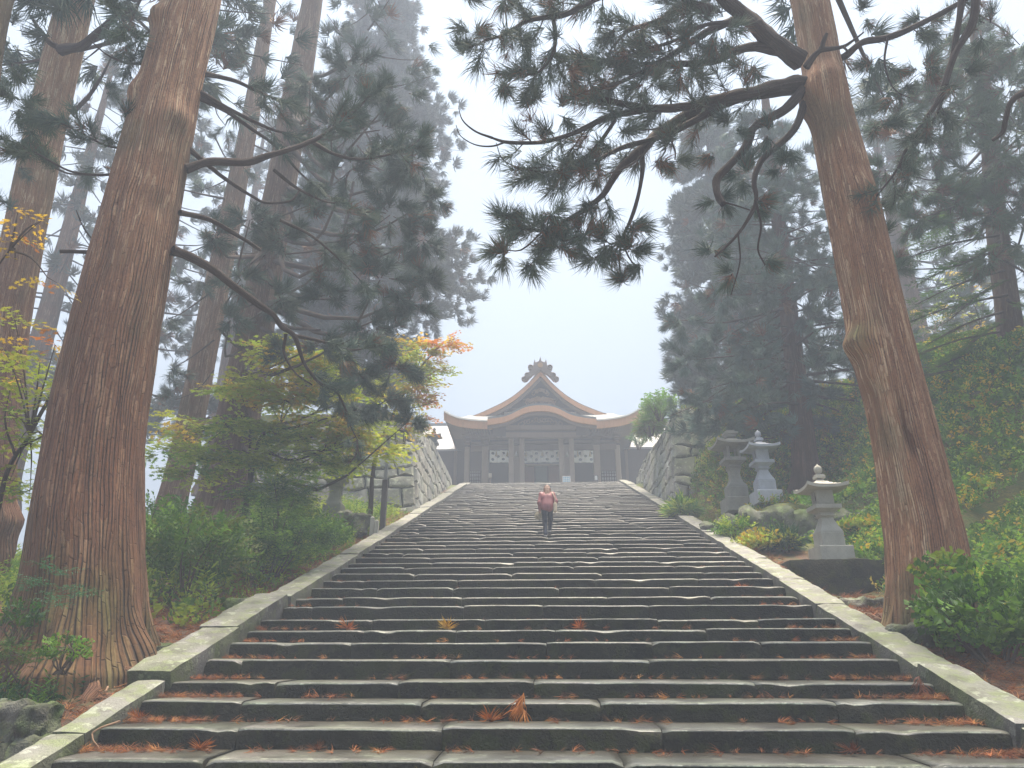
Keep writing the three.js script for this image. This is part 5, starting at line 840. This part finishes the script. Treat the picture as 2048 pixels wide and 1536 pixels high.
// right middle distance
misty('tall columnar cedar, tinted pale for the mist, behind the right retaining wall', 1475, -36, 12, 12.8, 33, (f) => 3.9 * Math.pow(1 - f, 0.42) + 0.2, 250, { droop: 0.05, base: [0.1, 0.14, 0.115] });  // base foliage colour lifted; some of the haze is painted in
{
  const z = -25.5, T = new Plant('cedar_tree', 'cedar with a dark straight trunk and broad drooping foliage behind the stone lanterns', 'cedar tree', atz(1612, 958, z));
  const r = simpleTrunk(T, [[1613, 955, 27], [1598, 800, 22], [1575, 600, 18], [1553, 400, 14], [1530, 200, 10]], z, 25, 0.1, () => [0.62, 0.5, 0.48], 15), x = r[3][0].x;
  crown(T, x, z, 10.5, 24, (f) => 4.3 * Math.pow(1 - f, 0.55) + 0.3, 160, { per: 3.5, s: 1.0, kind: 'far', bare: 0.2, droop: 0.3, base: [0.085, 0.14, 0.11], rust: 0.03 });
  for (const [px, py, rr] of [[1400, 800, 54], [1440, 850, 50], [1380, 720, 50], [1360, 640, 40], [1470, 760, 56], [1520, 820, 46], [1430, 690, 56], [1500, 680, 56], [1540, 740, 50], [1480, 870, 28], [1640, 780, 46], [1660, 700, 50], [1560, 860, 32], [1650, 850, 30], [1440, 590, 50], [1520, 580, 56], [1600, 620, 50], [1630, 560, 46]]) { const Z = 26, R = rr * Z / 1450; clump(T, at(px, py, Z), R, Math.round(5 + 9 * R * R), atz(1590, py - 30, z), { base: [0.075, 0.135, 0.11], kind: 'far', s: 0.85, n: 5, rust: 0.03 }); }
  T.done();
}
// ---------- broadleaved trees, shrubs, ground cover ----------
const GREEN = [0.18, 0.34, 0.04], LIME = [0.38, 0.48, 0.05], YEL = [0.6, 0.43, 0.045], ORA = [0.5, 0.2, 0.035], DEEP = [0.085, 0.19, 0.03];
Plant.prototype.flat = function (kind, p, dir, s, col, wob = 0.35) { // a leafy twig held level, its leaves facing the sky
  const y = dir.clone().normalize(), z = UP.clone().addScaledVector(rv(), wob), x = y.clone().cross(z).normalize(); z.crossVectors(x, y);
  const L = this.inst[kind] || (this.inst[kind] = { m: [], c: [] }); L.m.push(new THREE.Matrix4().makeBasis(x.multiplyScalar(s), y.multiplyScalar(s), z.multiplyScalar(s)).setPosition(p.clone().sub(this.base))); L.c.push(col);
};
function leaves(T, px, py, rpx, Z, n, cols, kind = 'maple', from = null, s = 1) {
  const c = at(px, py, Z), R = rpx * Z / 1450; if (from) T.twig([from, from.clone().lerp(c, 0.5).add(V(0, 0.1, 0)), c], 0.022, 0.006);
  for (let i = 0; i < n; i++) { const d = rv(); d.y *= 0.55; const p = c.clone().addScaledVector(d, R * Math.sqrt(PR())), dd = V(d.x, 0, d.z).add(rv().multiplyScalar(0.6)); dd.y = dd.y * 0.3 - 0.12; T.flat(kind, p, dd, s * (0.7 + 0.6 * PR()), shade(cols[Math.floor(PR() * cols.length)], 0.3)); if (PR() < 0.3) T.twig([c, p], 0.006, 0.003); }
}
{
  const T = new Plant('maple_tree', 'slender maple with green and yellow leaves between the thick cedar and the lamp post', 'maple tree', at(490, 1030, 19.5)), L = (pts, a, b, r0, r1) => { const p = limbPx(pts, a, b); T.limb('limb', p, r0, r1, 6); return p; };
  const a = L([[488, 1040], [497, 978], [526, 869], [560, 850], [590, 842], [632, 825], [700, 800]], 19.5, 20.5, 0.09, 0.02), b = L([[497, 978], [500, 900], [495, 830], [470, 790]], 19.5, 20, 0.06, 0.015), c = L([[526, 900], [580, 920], [650, 900], [720, 870]], 19.5, 19, 0.05, 0.012), d = L([[632, 825], [660, 790], [700, 760], [760, 740]], 20.4, 22, 0.03, 0.012);
  const G3 = [GREEN, LIME, LIME, [0.44, 0.5, 0.06]], Y3 = [LIME, [0.46, 0.5, 0.06], YEL, LIME], O3 = [YEL, ORA, ORA];
  for (const [x, y, r, n, cols, src] of [[520, 780, 40, 16, Y3, a], [570, 800, 46, 20, Y3, a], [540, 860, 46, 20, G3, a], [600, 880, 50, 24, G3, a], [660, 850, 46, 20, Y3, c], [560, 920, 50, 24, G3, c], [640, 930, 46, 20, G3, c], [700, 880, 40, 16, Y3, c], [740, 860, 34, 12, Y3, c], [500, 920, 40, 14, G3, b], [450, 850, 46, 16, G3, b], [430, 920, 40, 12, G3, b], [470, 770, 40, 12, Y3, b], [400, 900, 36, 10, G3, b], [760, 900, 30, 8, Y3, c], [690, 920, 36, 12, G3, c], [360, 850, 40, 10, Y3, b], [380, 950, 40, 10, G3, b], [330, 900, 30, 7, G3, b], [540, 700, 34, 10, Y3, d], [680, 720, 34, 10, Y3, d], [730, 790, 30, 8, Y3, d], [600, 790, 40, 14, Y3, a], [580, 980, 46, 18, G3, c], [520, 990, 40, 14, G3, c], [640, 770, 40, 12, Y3, d], [620, 720, 46, 14, Y3, d], [570, 730, 40, 12, Y3, d]]) leaves(T, x, y, r, 19.6, Math.round(n * 2.8), cols, 'maple', src[Math.floor(src.length / 2)]);
  T.done();
  const T2 = new Plant('maple_tree', 'orange tipped maple reaching out past the cedar foliage towards the shrine roof', 'maple tree', at(740, 1010, 26)), p = limbPx([[740, 1030], [750, 920], [790, 820], [830, 750], [880, 690]], 26, 25); T2.limb('limb', p, 0.1, 0.015, 6); const q = limbPx([[790, 820], [830, 815], [865, 805]], 25.6, 25); T2.limb('limb', q, 0.03, 0.01, 5);
  for (const [x, y, r, n, cols] of [[850, 740, 40, 26, Y3], [880, 690, 24, 12, O3], [895, 680, 18, 7, O3], [850, 700, 26, 10, Y3], [830, 790, 30, 14, Y3], [860, 800, 20, 9, O3], [840, 840, 26, 10, O3], [810, 860, 30, 12, Y3], [815, 700, 34, 14, Y3], [780, 880, 30, 10, Y3], [850, 770, 24, 8, O3], [800, 760, 34, 12, Y3]]) leaves(T2, x, y, r, 25, n * 2, cols, 'maple', p[3], 0.95);
  T2.done();
  const T3 = new Plant('maple_tree', 'young maple with sparse yellow green leaves left of the massive cedar', 'maple tree', at(-10, 1010, 11.5)), p3 = limbPx([[-10, 1040], [20, 930], [60, 870], [95, 800], [120, 740]], 11.5, 12.5); T3.limb('limb', p3, 0.045, 0.008, 6); const p4 = limbPx([[30, 910], [10, 840], [20, 780]], 11.6, 12); T3.limb('limb', p4, 0.025, 0.006, 5); const p5 = limbPx([[50, 890], [110, 860], [150, 840]], 11.7, 11.9); T3.limb('limb', p5, 0.02, 0.006, 5);
  for (const [x, y, r, n, cols] of [[40, 760, 44, 10, Y3], [80, 720, 40, 9, Y3], [20, 830, 40, 9, G3], [95, 800, 36, 8, Y3], [40, 880, 40, 9, G3], [90, 880, 30, 6, G3], [20, 960, 44, 10, G3], [60, 980, 40, 8, G3], [110, 690, 24, 4, O3], [10, 700, 40, 6, Y3], [130, 760, 24, 5, Y3], [30, 640, 24, 4, Y3]]) leaves(T3, x, y, r, 12, n * 2, cols, 'mapleSmall', p3[2]);
  T3.done();
  const T4 = new Plant('maple_twig', 'few bright yellow maple leaves on thin twigs in front of the pale left trunk', 'twig', at(-20, 560, 9.5)), p6 = limbPx([[-30, 570], [20, 500], [60, 460], [85, 440]], 9.5, 9.6); T4.limb('stem', p6, 0.012, 0.004, 5);
  for (const [x, y, r, n] of [[35, 425, 16, 2], [75, 445, 16, 2], [20, 470, 22, 3], [30, 490, 18, 2], [95, 555, 26, 4], [30, 520, 12, 1]]) leaves(T4, x, y, r, 9.6, n, [YEL, YEL, ORA], 'mapleSmall', p6[1], 0.7); T4.done('leaves');
}
// dense shrubs: a dome of leafy shoots round dark stems
function shrub(name, label, cat, c, r, n, cols, kind, s = 1, lifted) {
  const base = V(c.x, lifted ? c.y - r.y : groundH(c.x, c.z), c.z), T = new Plant(name, label, cat, base);
  for (let k = 0; k < 9; k++) { const d = rv(); d.y = Math.abs(d.y) + 0.5; const e = base.clone().add(V(d.x * r.x * 0.8, (c.y + r.y * 0.6 - base.y) * (0.6 + 0.4 * PR()), d.z * r.z * 0.8)); T.twig([base.clone().add(V(d.x * 0.1, -0.1, d.z * 0.1)), base.clone().lerp(e, 0.5).add(rv().multiplyScalar(0.15)), e], 0.03 * s, 0.008); }
  for (let i = 0; i < n; i++) { const d = rv(), f = Math.pow(PR(), 0.35) * (0.85 + 0.3 * n3(d.x * 2.2, d.y * 2.2, d.z * 2.2)), p = V(c.x + d.x * r.x * f, c.y + d.y * r.y * f, c.z + d.z * r.z * f); if (p.y < base.y) p.y = base.y + PR() * 0.2; const dd = V(d.x, Math.abs(d.y) * 0.6 + 0.25, d.z).add(rv().multiplyScalar(0.5)).normalize(); if (kind === 'feather') T.flat(kind, p, V(dd.x, dd.y * 0.4, dd.z), s * (0.7 + 0.6 * PR()), shade(cols[Math.floor(PR() * cols.length)], 0.3)); else T.add(kind, p, dd, s * (0.7 + 0.6 * PR()), shade(cols[Math.floor(PR() * cols.length)], 0.3)); }
  return T.done();
}
shrub('shrub', 'dark rounded shrub with yellow green leaf tips right behind the massive cedar root', 'shrub', at(385, 1095, 13.6), V(1.15, 0.72, 0.9), 420, [DEEP, DEEP, GREEN, [0.15, 0.2, 0.03]], 'leaf', 1.0);
shrub('shrub', 'feathery dark green shrub between the rounded shrub and the needle strewn kerb', 'shrub', at(545, 1085, 15.6), V(1.15, 0.75, 0.9), 330, [DEEP, [0.04, 0.11, 0.03], GREEN], 'feather', 0.9);
shrub('shrub', 'bright green bush at the foot of the old left lantern', 'shrub', at(630, 1072, 20), V(0.95, 0.42, 0.6), 220, [GREEN, [0.1, 0.24, 0.03], DEEP], 'leaf', 1.0);
shrub('shrub', 'tall loose green sapling under the maple beside the thick cedar', 'shrub', at(560, 1010, 18.5), V(0.8, 0.75, 0.7), 220, [[0.09, 0.2, 0.04], GREEN], 'feather', 1.0);
shrub('shrub', 'low dark bush at the feet of the two left background cedars', 'shrub', at(300, 1045, 17), V(1.4, 0.5, 0.9), 260, [DEEP, GREEN], 'leaf', 1.1);
shrub('shrub', 'leafy green bush spilling over the bottom right corner below the big cedar', 'shrub', at(1975, 1235, 9.6), V(0.95, 0.55, 0.8), 420, [DEEP, [0.06, 0.14, 0.03], GREEN], 'leafWide', 0.85);
shrub('shrub', 'small green bush growing against the right root of the big cedar', 'shrub', at(1905, 1165, 10.4), V(0.45, 0.4, 0.4), 120, [GREEN, DEEP, LIME], 'leafWide', 0.8);
shrub('shrub', 'pale bush on the top corner of the right retaining wall', 'shrub', at(1318, 815, 32), V(0.7, 0.5, 0.9), 150, [[0.14, 0.24, 0.07], GREEN], 'leaf', 1.3, true);
shrub('shrub', 'misty rounded bush on the right wall nearest the shrine', 'shrub', at(1276, 880, 42), V(0.55, 0.5, 0.9), 120, [[0.08, 0.17, 0.06], DEEP], 'leaf', 0.9, true);
shrub('shrub', 'yellowish grass clump along the top of the right retaining wall', 'shrub', at(1300, 850, 36), V(0.5, 0.5, 2.2), 200, [[0.22, 0.25, 0.06], GREEN], 'blade', 1.2, true);
shrub('shrub', 'bright green clump of leaves between the right kerb and the wall corner', 'shrub', at(1365, 1022, 26), V(0.55, 0.3, 0.6), 110, [[0.14, 0.3, 0.03], LIME], 'blade', 1.0);
shrub('shrub', 'arching dark green leaf clump beside the base of the nearest lantern', 'shrub', at(1568, 1085, 18.6), V(0.35, 0.25, 0.3), 60, [[0.03, 0.1, 0.03]], 'blade', 0.9);
shrub('shrub', 'yellow green leafy bush between the nearest lantern and the big cedar', 'shrub', at(1735, 1085, 18.6), V(0.85, 0.4, 0.6), 330, [LIME, [0.3, 0.36, 0.03], GREEN, YEL], 'leafWide', 0.95);
shrub('shrub', 'low yellow green plants between the right kerb and the nearest lantern', 'shrub', at(1530, 1092, 18.9), V(0.95, 0.28, 0.9), 330, [LIME, [0.3, 0.36, 0.03], YEL], 'leafWide', 0.85);
shrub('shrub', 'bright green tuft hanging before the rock ledge near the right kerb', 'shrub', at(1470, 1062, 20.2), V(0.5, 0.32, 0.35), 130, [[0.13, 0.27, 0.03], LIME], 'leaf', 0.9);
shrub('seedling', 'small leafy seedlings in front of the left cedar root, upper group', 'seedling', at(40, 1235, 8.3), V(0.3, 0.2, 0.15), 70, [DEEP, [0.05, 0.14, 0.05]], 'leafWide', 0.4, true);
shrub('seedling', 'small leafy seedlings in front of the left cedar root, lower right group', 'seedling', at(130, 1300, 8.2), V(0.32, 0.16, 0.15), 70, [DEEP, GREEN], 'leafWide', 0.38, true);
shrub('seedling', 'dark feathery seedling above the low rock wall at the left edge', 'seedling', at(30, 1310, 8.0), V(0.25, 0.18, 0.12), 60, [DEEP], 'feather', 0.35, true);
shrub('shrub', 'grassy tuft growing from the joint of the rock ledge under the newer lantern', 'shrub', at(1540, 1058, 20.3), V(0.6, 0.22, 0.25), 110, [GREEN, LIME, DEEP], 'leafWide', 0.7, true);
shrub('shrub', 'dark trailing leaves on the rock ledge right of the nearest lantern', 'shrub', at(1700, 1040, 20.3), V(0.8, 0.22, 0.25), 120, [DEEP, GREEN], 'leafWide', 0.7, true);
// hedge and slender bare trees on the bank
{ let k = 0; for (const [x, y, r, lab] of [[1890, 800, 1.6, 'clipped looking bush on the bank, directly right of the big cedar trunk'], [1975, 790, 1.7, 'second bush of the row on the bank top behind the bare trees'], [2045, 775, 1.8, 'bush of the bank top row cut by the right picture edge']]) { const c = atz(x, y, -30 + 2 * k++); shrub('bank_bush', lab, 'bush', c, V(r, 0.8, 1.0), 320, [DEEP, GREEN, [0.07, 0.15, 0.04]], 'leaf', 1.3); } }
for (const [pts, Z, lab] of [[[[1935, 815], [1915, 760], [1890, 710], [1870, 660]], 33, 'slim bare tree leaning left on the bank behind the big cedar'], [[[1940, 800], [1942, 740], [1935, 680], [1925, 620]], 34, 'slim upright bare tree on the bank behind the bushes'], [[[2010, 795], [2000, 750], [1985, 710], [1960, 650]], 31, 'bare tree leaning left beside the dark fir at the right edge']]) {
  const p = limbPx(pts, Z, Z), T = new Plant('bare_tree', lab, 'tree', p[0]); T.limb('trunk', [p[0].clone().add(V(0, -0.8, 0)), ...p], 0.13, 0.04, 7, std({ color: rgb(0.3, 0.27, 0.23) }));
  for (let i = 1; i < 4; i++) for (let k = 0; k < 3; k++) { const d = rv(); d.y = Math.abs(d.y) * 0.8 + 0.3; T.limb('branch', [p[i], p[i].clone().addScaledVector(d, 0.7).add(rv().multiplyScalar(0.1)), p[i].clone().addScaledVector(d, 1.5)], 0.04, 0.008, 5, twigMat); leaves(T, 1024, 768, 0, 1, 0, [YEL]); const e = p[i].clone().addScaledVector(d, 1.4); for (let j = 0; j < 4; j++) T.flat('mapleSmall', e.clone().add(rv().multiplyScalar(0.5)), V(d.x, 0, d.z), 1.2, shade(PR() < 0.5 ? YEL : LIME, 0.3)); }
  T.done();
}
{ // layered fir at the right edge
  const z = -21, T = new Plant('fir_tree', 'dark fir with level layered limbs at the right picture edge', 'fir tree', atz(2035, 900, z));
  const r = simpleTrunk(T, [[2040, 900, 34], [2025, 700, 30], [2008, 560, 27], [1990, 430, 24], [1975, 200, 18]], z, 24, 0.1, () => [0.5, 0.5, 0.42], 21), tx = (py) => at(lerp(2045, 1975, (900 - py) / 700), py, 22.5);
  const FG = [[0.06, 0.13, 0.03], DEEP, [0.1, 0.18, 0.03]];
  for (const [y0, ex, ey] of [[500, 1850, 560], [540, 1830, 610], [590, 1800, 650], [620, 1850, 690], [660, 1815, 715], [690, 1870, 735], [735, 1840, 752], [700, 1950, 770], [560, 1900, 640], [470, 1800, 520], [420, 1830, 470], [640, 1930, 700], [520, 2120, 600], [600, 2130, 660], [680, 2120, 720]]) {
    const a = tx(y0), e = at(ex, ey, 20 + PR() * 3), pts = [a, a.clone().lerp(e, 0.5).add(V(0, 0.12, 0)), e]; T.limb('limb', pts, 0.05, 0.012, 6, limbMat); const c = new THREE.CatmullRomCurve3(pts);
    for (let i = 0; i < 30; i++) { const t = 0.25 + 0.75 * PR(), p = c.getPointAt(t), tg = c.getTangentAt(t), sd = V(-tg.z, 0, tg.x).multiplyScalar(PR() < 0.5 ? 1 : -1).addScaledVector(tg, 0.6).normalize(); const l = 0.3 + 0.5 * PR(); T.twig([p, p.clone().addScaledVector(sd, l)], 0.01, 0.004); T.flat('feather', p.clone().addScaledVector(sd, l * 0.4), sd.setY(-0.12), 0.9 + 0.5 * PR(), shade(FG[Math.floor(PR() * 3)], 0.3), 0.25); }
  }
  for (const [x, y, rr, n] of [[1800, 230, 60, 10], [1860, 300, 60, 12], [1930, 240, 70, 14], [2010, 180, 70, 12], [2000, 320, 70, 14], [1900, 400, 60, 12], [1980, 430, 60, 12], [1830, 440, 50, 9], [1780, 540, 40, 6], [2040, 90, 60, 10], [1960, 120, 60, 8], [1840, 150, 60, 7], [1770, 340, 50, 8], [1760, 180, 50, 6], [1900, 60, 60, 8], [1880, 200, 60, 9], [1950, 350, 60, 9], [2030, 250, 60, 9], [2040, 400, 60, 8], [1840, 380, 56, 8], [1720, 260, 40, 5], [1980, 520, 50, 6]]) clump(T, at(x, y, 21.5), rr * 21.5 / 1450, n, tx(y - 60), { base: [0.075, 0.14, 0.06], s: 1.15, kind: 'near', rust: 0.12, n: 6, thin: 1.25 });
  crown(T, r[r.length - 1][0].x, z, 14, 24, (f) => 4.2 * (1 - f) + 0.5, 60, { per: 3, s: 1.2, kind: 'far', base: [0.06, 0.11, 0.05] });
  T.done();
}
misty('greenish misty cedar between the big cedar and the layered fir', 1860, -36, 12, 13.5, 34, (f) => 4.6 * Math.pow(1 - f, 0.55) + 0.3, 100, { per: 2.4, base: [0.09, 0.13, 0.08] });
// ground cover that nobody could count
function cover(name, label, n, pick, kinds, cols, s = 1) {
  const T = new Plant(name, label, 'ground cover', V(0, 0, 0)); T.g.userData.kind = 'stuff';
  for (let i = 0; i < n; i++) { const [x, z] = pick(), y = groundH(x, z), e = 0.15, nx = groundH(x - e, z) - groundH(x + e, z), nz = groundH(x, z - e) - groundH(x, z + e), nm = V(nx, 2 * e, nz).normalize().add(rv().multiplyScalar(0.55)).normalize(); T.add(kinds[Math.floor(PR() * kinds.length)], V(x, y - 0.03, z), nm, s * (0.6 + 0.7 * PR()), shade(cols[Math.floor(PR() * cols.length)], 0.3)); }
  T.done('leaves');
}
const U = (a, b) => lerp(a, b, PR());
cover('bank_plants', 'mixed green and yellowing plants covering the steep bank right of the stairs', 15000, () => [U(6.2, 20), U(-21.5, -31.5)], ['leaf', 'leafWide', 'leaf'], [GREEN, DEEP, [0.1, 0.22, 0.04], LIME, [0.24, 0.2, 0.05], GREEN, DEEP, [0.1, 0.22, 0.04], DEEP, YEL], 0.95);
cover('bank_plants', 'green plants on the steep shaded bank right behind the stone lanterns', 5500, () => [U(6.6, 14), U(-23.6, -30.6)], ['leaf', 'leafWide', 'leaf'], [GREEN, LIME, [0.12, 0.25, 0.05], [0.3, 0.26, 0.06]], 1.0);
cover('slope_plants', 'green leaves and ferns on the slope behind the big cedar at right', 15000, () => [U(7.2, 14.5), U(-9, -24)], ['leafWide', 'leaf', 'leaf'], [GREEN, DEEP, GREEN, DEEP, [0.07, 0.17, 0.03], LIME, GREEN, DEEP, YEL], 0.95);
cover('dry_grass', 'straw coloured grass and small weeds below the right wall corner', 1700, () => [U(5.3, 9), U(-22.5, -29.6)], ['blade', 'leaf', 'leaf'], [[0.32, 0.24, 0.09], [0.28, 0.28, 0.08], GREEN], 0.75);
cover('grove_undergrowth', 'green undergrowth on the ground of the left grove', 4200, () => { const z = U(-12, -29); return [U(-17, xL(z) - 1.1), z]; }, ['leaf', 'feather', 'leafWide'], [GREEN, LIME, LIME, [0.09, 0.18, 0.04]], 1.2);
cover('kerb_weeds', 'small weeds at the outer edge of the left kerb', 240, () => { const z = U(-12, -29); return [xL(z) - U(0.7, 1.3), z]; }, ['leafWide', 'leaf'], [GREEN, LIME], 0.55);
cover('seedlings', 'dark green seedlings on the forest floor round the massive cedar', 420, () => { const a = U(-8, -5.45), z = U(-7.9, -8.9); return [a, z]; }, ['leafWide', 'feather', 'leaf'], [DEEP, [0.03, 0.1, 0.04], GREEN], 0.6);
{ // bluish fern-like sprays at the foot of the massive cedar
  let k = 0; for (const [px, py, lab] of [[110, 1135, 'pale green fern spray before the massive cedar trunk, topmost'], [60, 1165, 'pale green fern spray at the left of the cedar root'], [150, 1180, 'pale green fern spray in the middle of the cedar root'], [100, 1200, 'pale green fern spray lowest before the cedar root']]) {
    const p = at(px, py, 8.35 + 0.1 * k++), T = new Plant('fern', lab, 'fern', V(p.x, groundH(p.x, p.z), p.z)); T.twig([V(p.x, groundH(p.x, p.z) - 0.05, p.z), V(p.x + 0.03, (p.y + groundH(p.x, p.z)) / 2, p.z), p], 0.008, 0.004);
    for (let i = 0; i < 7; i++) T.flat('feather', p.clone().add(rv().multiplyScalar(0.09)), V(Math.cos(i * 0.9 + PR()), 0.1, Math.sin(i * 0.9 + PR())), 0.4 + 0.25 * PR(), shade([0.07, 0.2, 0.09], 0.25), 0.6); T.done('fronds');
  }
}
// ---------- fallen needles, sprigs and sticks ----------
const LIT = [[0.24, 0.075, 0.022], [0.3, 0.1, 0.03], [0.16, 0.06, 0.025], [0.34, 0.15, 0.04], [0.1, 0.05, 0.025]];
{
  const T = new Plant('needle_litter', 'orange brown cedar needles lying on the steps and along both kerbs', 'needle litter', V(0, 0, 0)); T.g.userData.kind = 'stuff';
  const lay = (x, y, z, s) => { const a = PR() * 6.283; T.add('needle', V(x, y + 0.006, z), V(Math.cos(a), 0.02 + 0.05 * PR(), Math.sin(a)).normalize(), s * (0.6 + 0.7 * PR()), shade(LIT[Math.floor(PR() * 5)], 0.25)); };
  for (let i = 0; i < 26; i++) { // at the back of each tread, thickest on the lowest steps and at both ends
    const [y, z] = EDGES[i], zn = EDGES[i + 1][1], near = sstep(-15.5, -6.5, z), n = Math.round(24 + 230 * near * near);
    for (let k = 0; k < n; k++) { const u = PR(), e = u < 0.3 ? Math.pow(PR(), 2.2) * 0.9 : u < 0.6 ? 9 - Math.pow(PR(), 2.2) * 0.9 : PR() * 9, x = xL(z) + 0.05 + e * 0.99, c = n3(x * 1.1, i * 3.7, 5); if (c < 0.05 - 0.35 * near && u > 0.6) continue; lay(x, y + 0.03, zn + 0.05 + Math.pow(PR(), 1.2) * 0.3, 0.7); }
  }
  for (let i = 0; i < 4200; i++) { const z = U(-6.2, -16.8), r = PR() < 0.5, x = r ? xR(z) + U(0.5, 2.6) : xL(z) - U(0.5, 2.4); lay(x, groundH(x, z), z, 1.15); }
  for (let i = 0; i < 900; i++) { const z = U(-16, -29), x = xL(z) - U(0.5, 1.3); lay(x, groundH(x, z), z, 1.1); }
  for (let i = 0; i < 500; i++) { const z = U(-17, -29), x = xR(z) + U(0.5, 1.2); lay(x, groundH(x, z), z, 1.1); }
  T.done('needles');
}
TUFT.sprig = tuft(21, 16, 0.26, 0.007, 0.95);
function onRiser(px, py) { for (let i = 1; i < EDGES.length; i++) { const p = atz(px, py, EDGES[i][1]); if (p.y <= EDGES[i][0] + 0.02 && p.y >= EDGES[i - 1][0] - 0.12) return { p, y: EDGES[i - 1][0] + 0.02, z: EDGES[i][1], i }; } return null; }
for (const [px, py, lab, c, s, up] of [[1045, 1442, 'big orange cedar sprig drooping over a low riser in the middle', ORA, 0.9, 1], [700, 1256, 'orange cedar sprig on the left third of the stairs', ORA, 0.8, 0], [898, 1252, 'yellow cedar sprig left of the middle of the stairs', YEL, 0.9, 0], [1160, 1238, 'orange cedar sprig right of the middle of the stairs', ORA, 0.8, 0], [860, 1524, 'yellow cedar sprig at the bottom edge of the picture', YEL, 0.8, 0], [408, 1516, 'orange cedar sprig on the lowest step at left', ORA, 0.6, 0], [985, 1404, 'thin orange cedar sprig two steps above the big drooping one', ORA, 0.7, 0], [1480, 1166, 'small orange sprig near the right kerb higher up', ORA, 0.6, 0], [290, 1442, 'orange sprig heap by the left end of the second low step', ORA, 0.5, 0], [1690, 1456, 'brown sprig heap by the right end of the second low step', [0.3, 0.1, 0.03], 0.55, 0], [1838, 1385, 'brown drooping sprig at the inner side of the right kerb', [0.22, 0.07, 0.03], 0.8, 1], [640, 1510, 'brown needle sprig on the lowest visible step left of the middle', [0.26, 0.1, 0.03], 0.45, 0]]) {
  const f = onRiser(px, py); if (!f) continue; const o = up ? V(f.p.x, EDGES[f.i][0] + 0.02, f.z + 0.05) : V(f.p.x, f.y + 0.02, f.z + 0.12), T = new Plant('cedar_sprig', lab, 'sprig', o);
  for (let i = 0; i < 5; i++) { const a = U(-1, 1); const d = up ? V(0.75 * a, -1, 0.25 + 0.2 * PR()).normalize() : V(Math.sin(a * 1.4), 0.22 + 0.3 * PR(), 0.5 * Math.cos(a)).normalize(); T.add('sprig', o.clone().addScaledVector(d, up ? 0.07 * i * 0.6 : 0.02 * i), d, s * (0.75 + 0.4 * PR()), shade(c, 0.2)); }
  T.twig(up ? [o.clone().add(V(0.05, 0.03, -0.1)), o, o.clone().add(V(0, -0.12, 0.05))] : [o.clone().add(V(-0.12, 0, 0)), o, o.clone().add(V(0.1, 0.03, 0))], 0.007, 0.004); T.done('needles');
}
{ const g = V(-5.55, groundH(-5.55, -10.4) + 0.06, -10.4), T = new Plant('cedar_sprig', 'golden orange sprig bundle on the ground between the cedar root and the left kerb', 'sprig', g); for (let i = 0; i < 8; i++) T.add('sprig', g, V(U(-1, 1), 0.35, U(-0.2, 0.8)).normalize(), 0.9 + 0.4 * PR(), shade([0.55, 0.22, 0.03], 0.2)); T.done('needles'); }
const stickMat = std({ color: rgb(0.34, 0.22, 0.14) });
function stick(label, pts, r) { const o = new THREE.Mesh(tube(pts, r, r * 0.5, 6, pts.length * 6, 0.3, 4), stickMat); o.name = numbered('fallen_stick'); o.castShadow = o.receiveShadow = true; tag(o, label, 'stick'); scene.add(o); return o; }
{
  const a = onRiser(200, 1478), z = a ? a.z + 0.1 : -7;
  const st = stick('pale forked stick lying across the lowest left step ends', [atz(240, 1442, z), atz(190, 1462, z + 0.02), atz(165, 1490, z + 0.05), atz(150, 1508, z + 0.06)], 0.011);
  part(st, 'fork', tube([atz(184, 1468, z + 0.03), atz(186, 1480, z + 0.05), atz(198, 1496, z + 0.06), atz(203, 1515, z + 0.07)], 0.009, 0.004, 6), stickMat);
  const gp = (x, z2, h = 0.02) => V(x, groundH(x, z2) + h, z2);
  stick('curved brown stick on the ground beside the left kerb', [gp(-5.3, -9.2), gp(-5.5, -9.7, 0.05), gp(-5.4, -10.2, 0.07), gp(-5.25, -10.7)], 0.014);
  stick('thin straight stick left of the curved one near the cedar root', [gp(-6.4, -8.9), gp(-5.9, -9.15, 0.03), gp(-5.4, -9.3)], 0.012);
  stick('long pale stick on the needles outside the right kerb', [gp(5.1, -8.2, 0.03), gp(5.4, -8.7, 0.06), gp(5.8, -9.2, 0.04)], 0.013);
  stick('curled vine root between the flat rock and the big cedar', [gp(5.1, -11.9, 0.02), gp(4.98, -12.2, 0.08), gp(5.15, -12.5, 0.1), gp(5.3, -12.2, 0.04)], 0.014);
  const chip = new THREE.Mesh(roughBox(0.1, 0.02, 0.16, 5, { r: 0.008, amp: 0.02, cell: 0.03 }), std({ color: rgb(0.5, 0.34, 0.22) })); chip.name = 'bark_chip'; chip.position.copy(gp(5.02, -8.75, 0.03)); chip.rotation.set(0.3, 0.5, 0.15); tag(chip, 'pale pink bark chip on the needles beside the right kerb', 'bark chip'); scene.add(chip);
}
renderer.render(scene, camera);
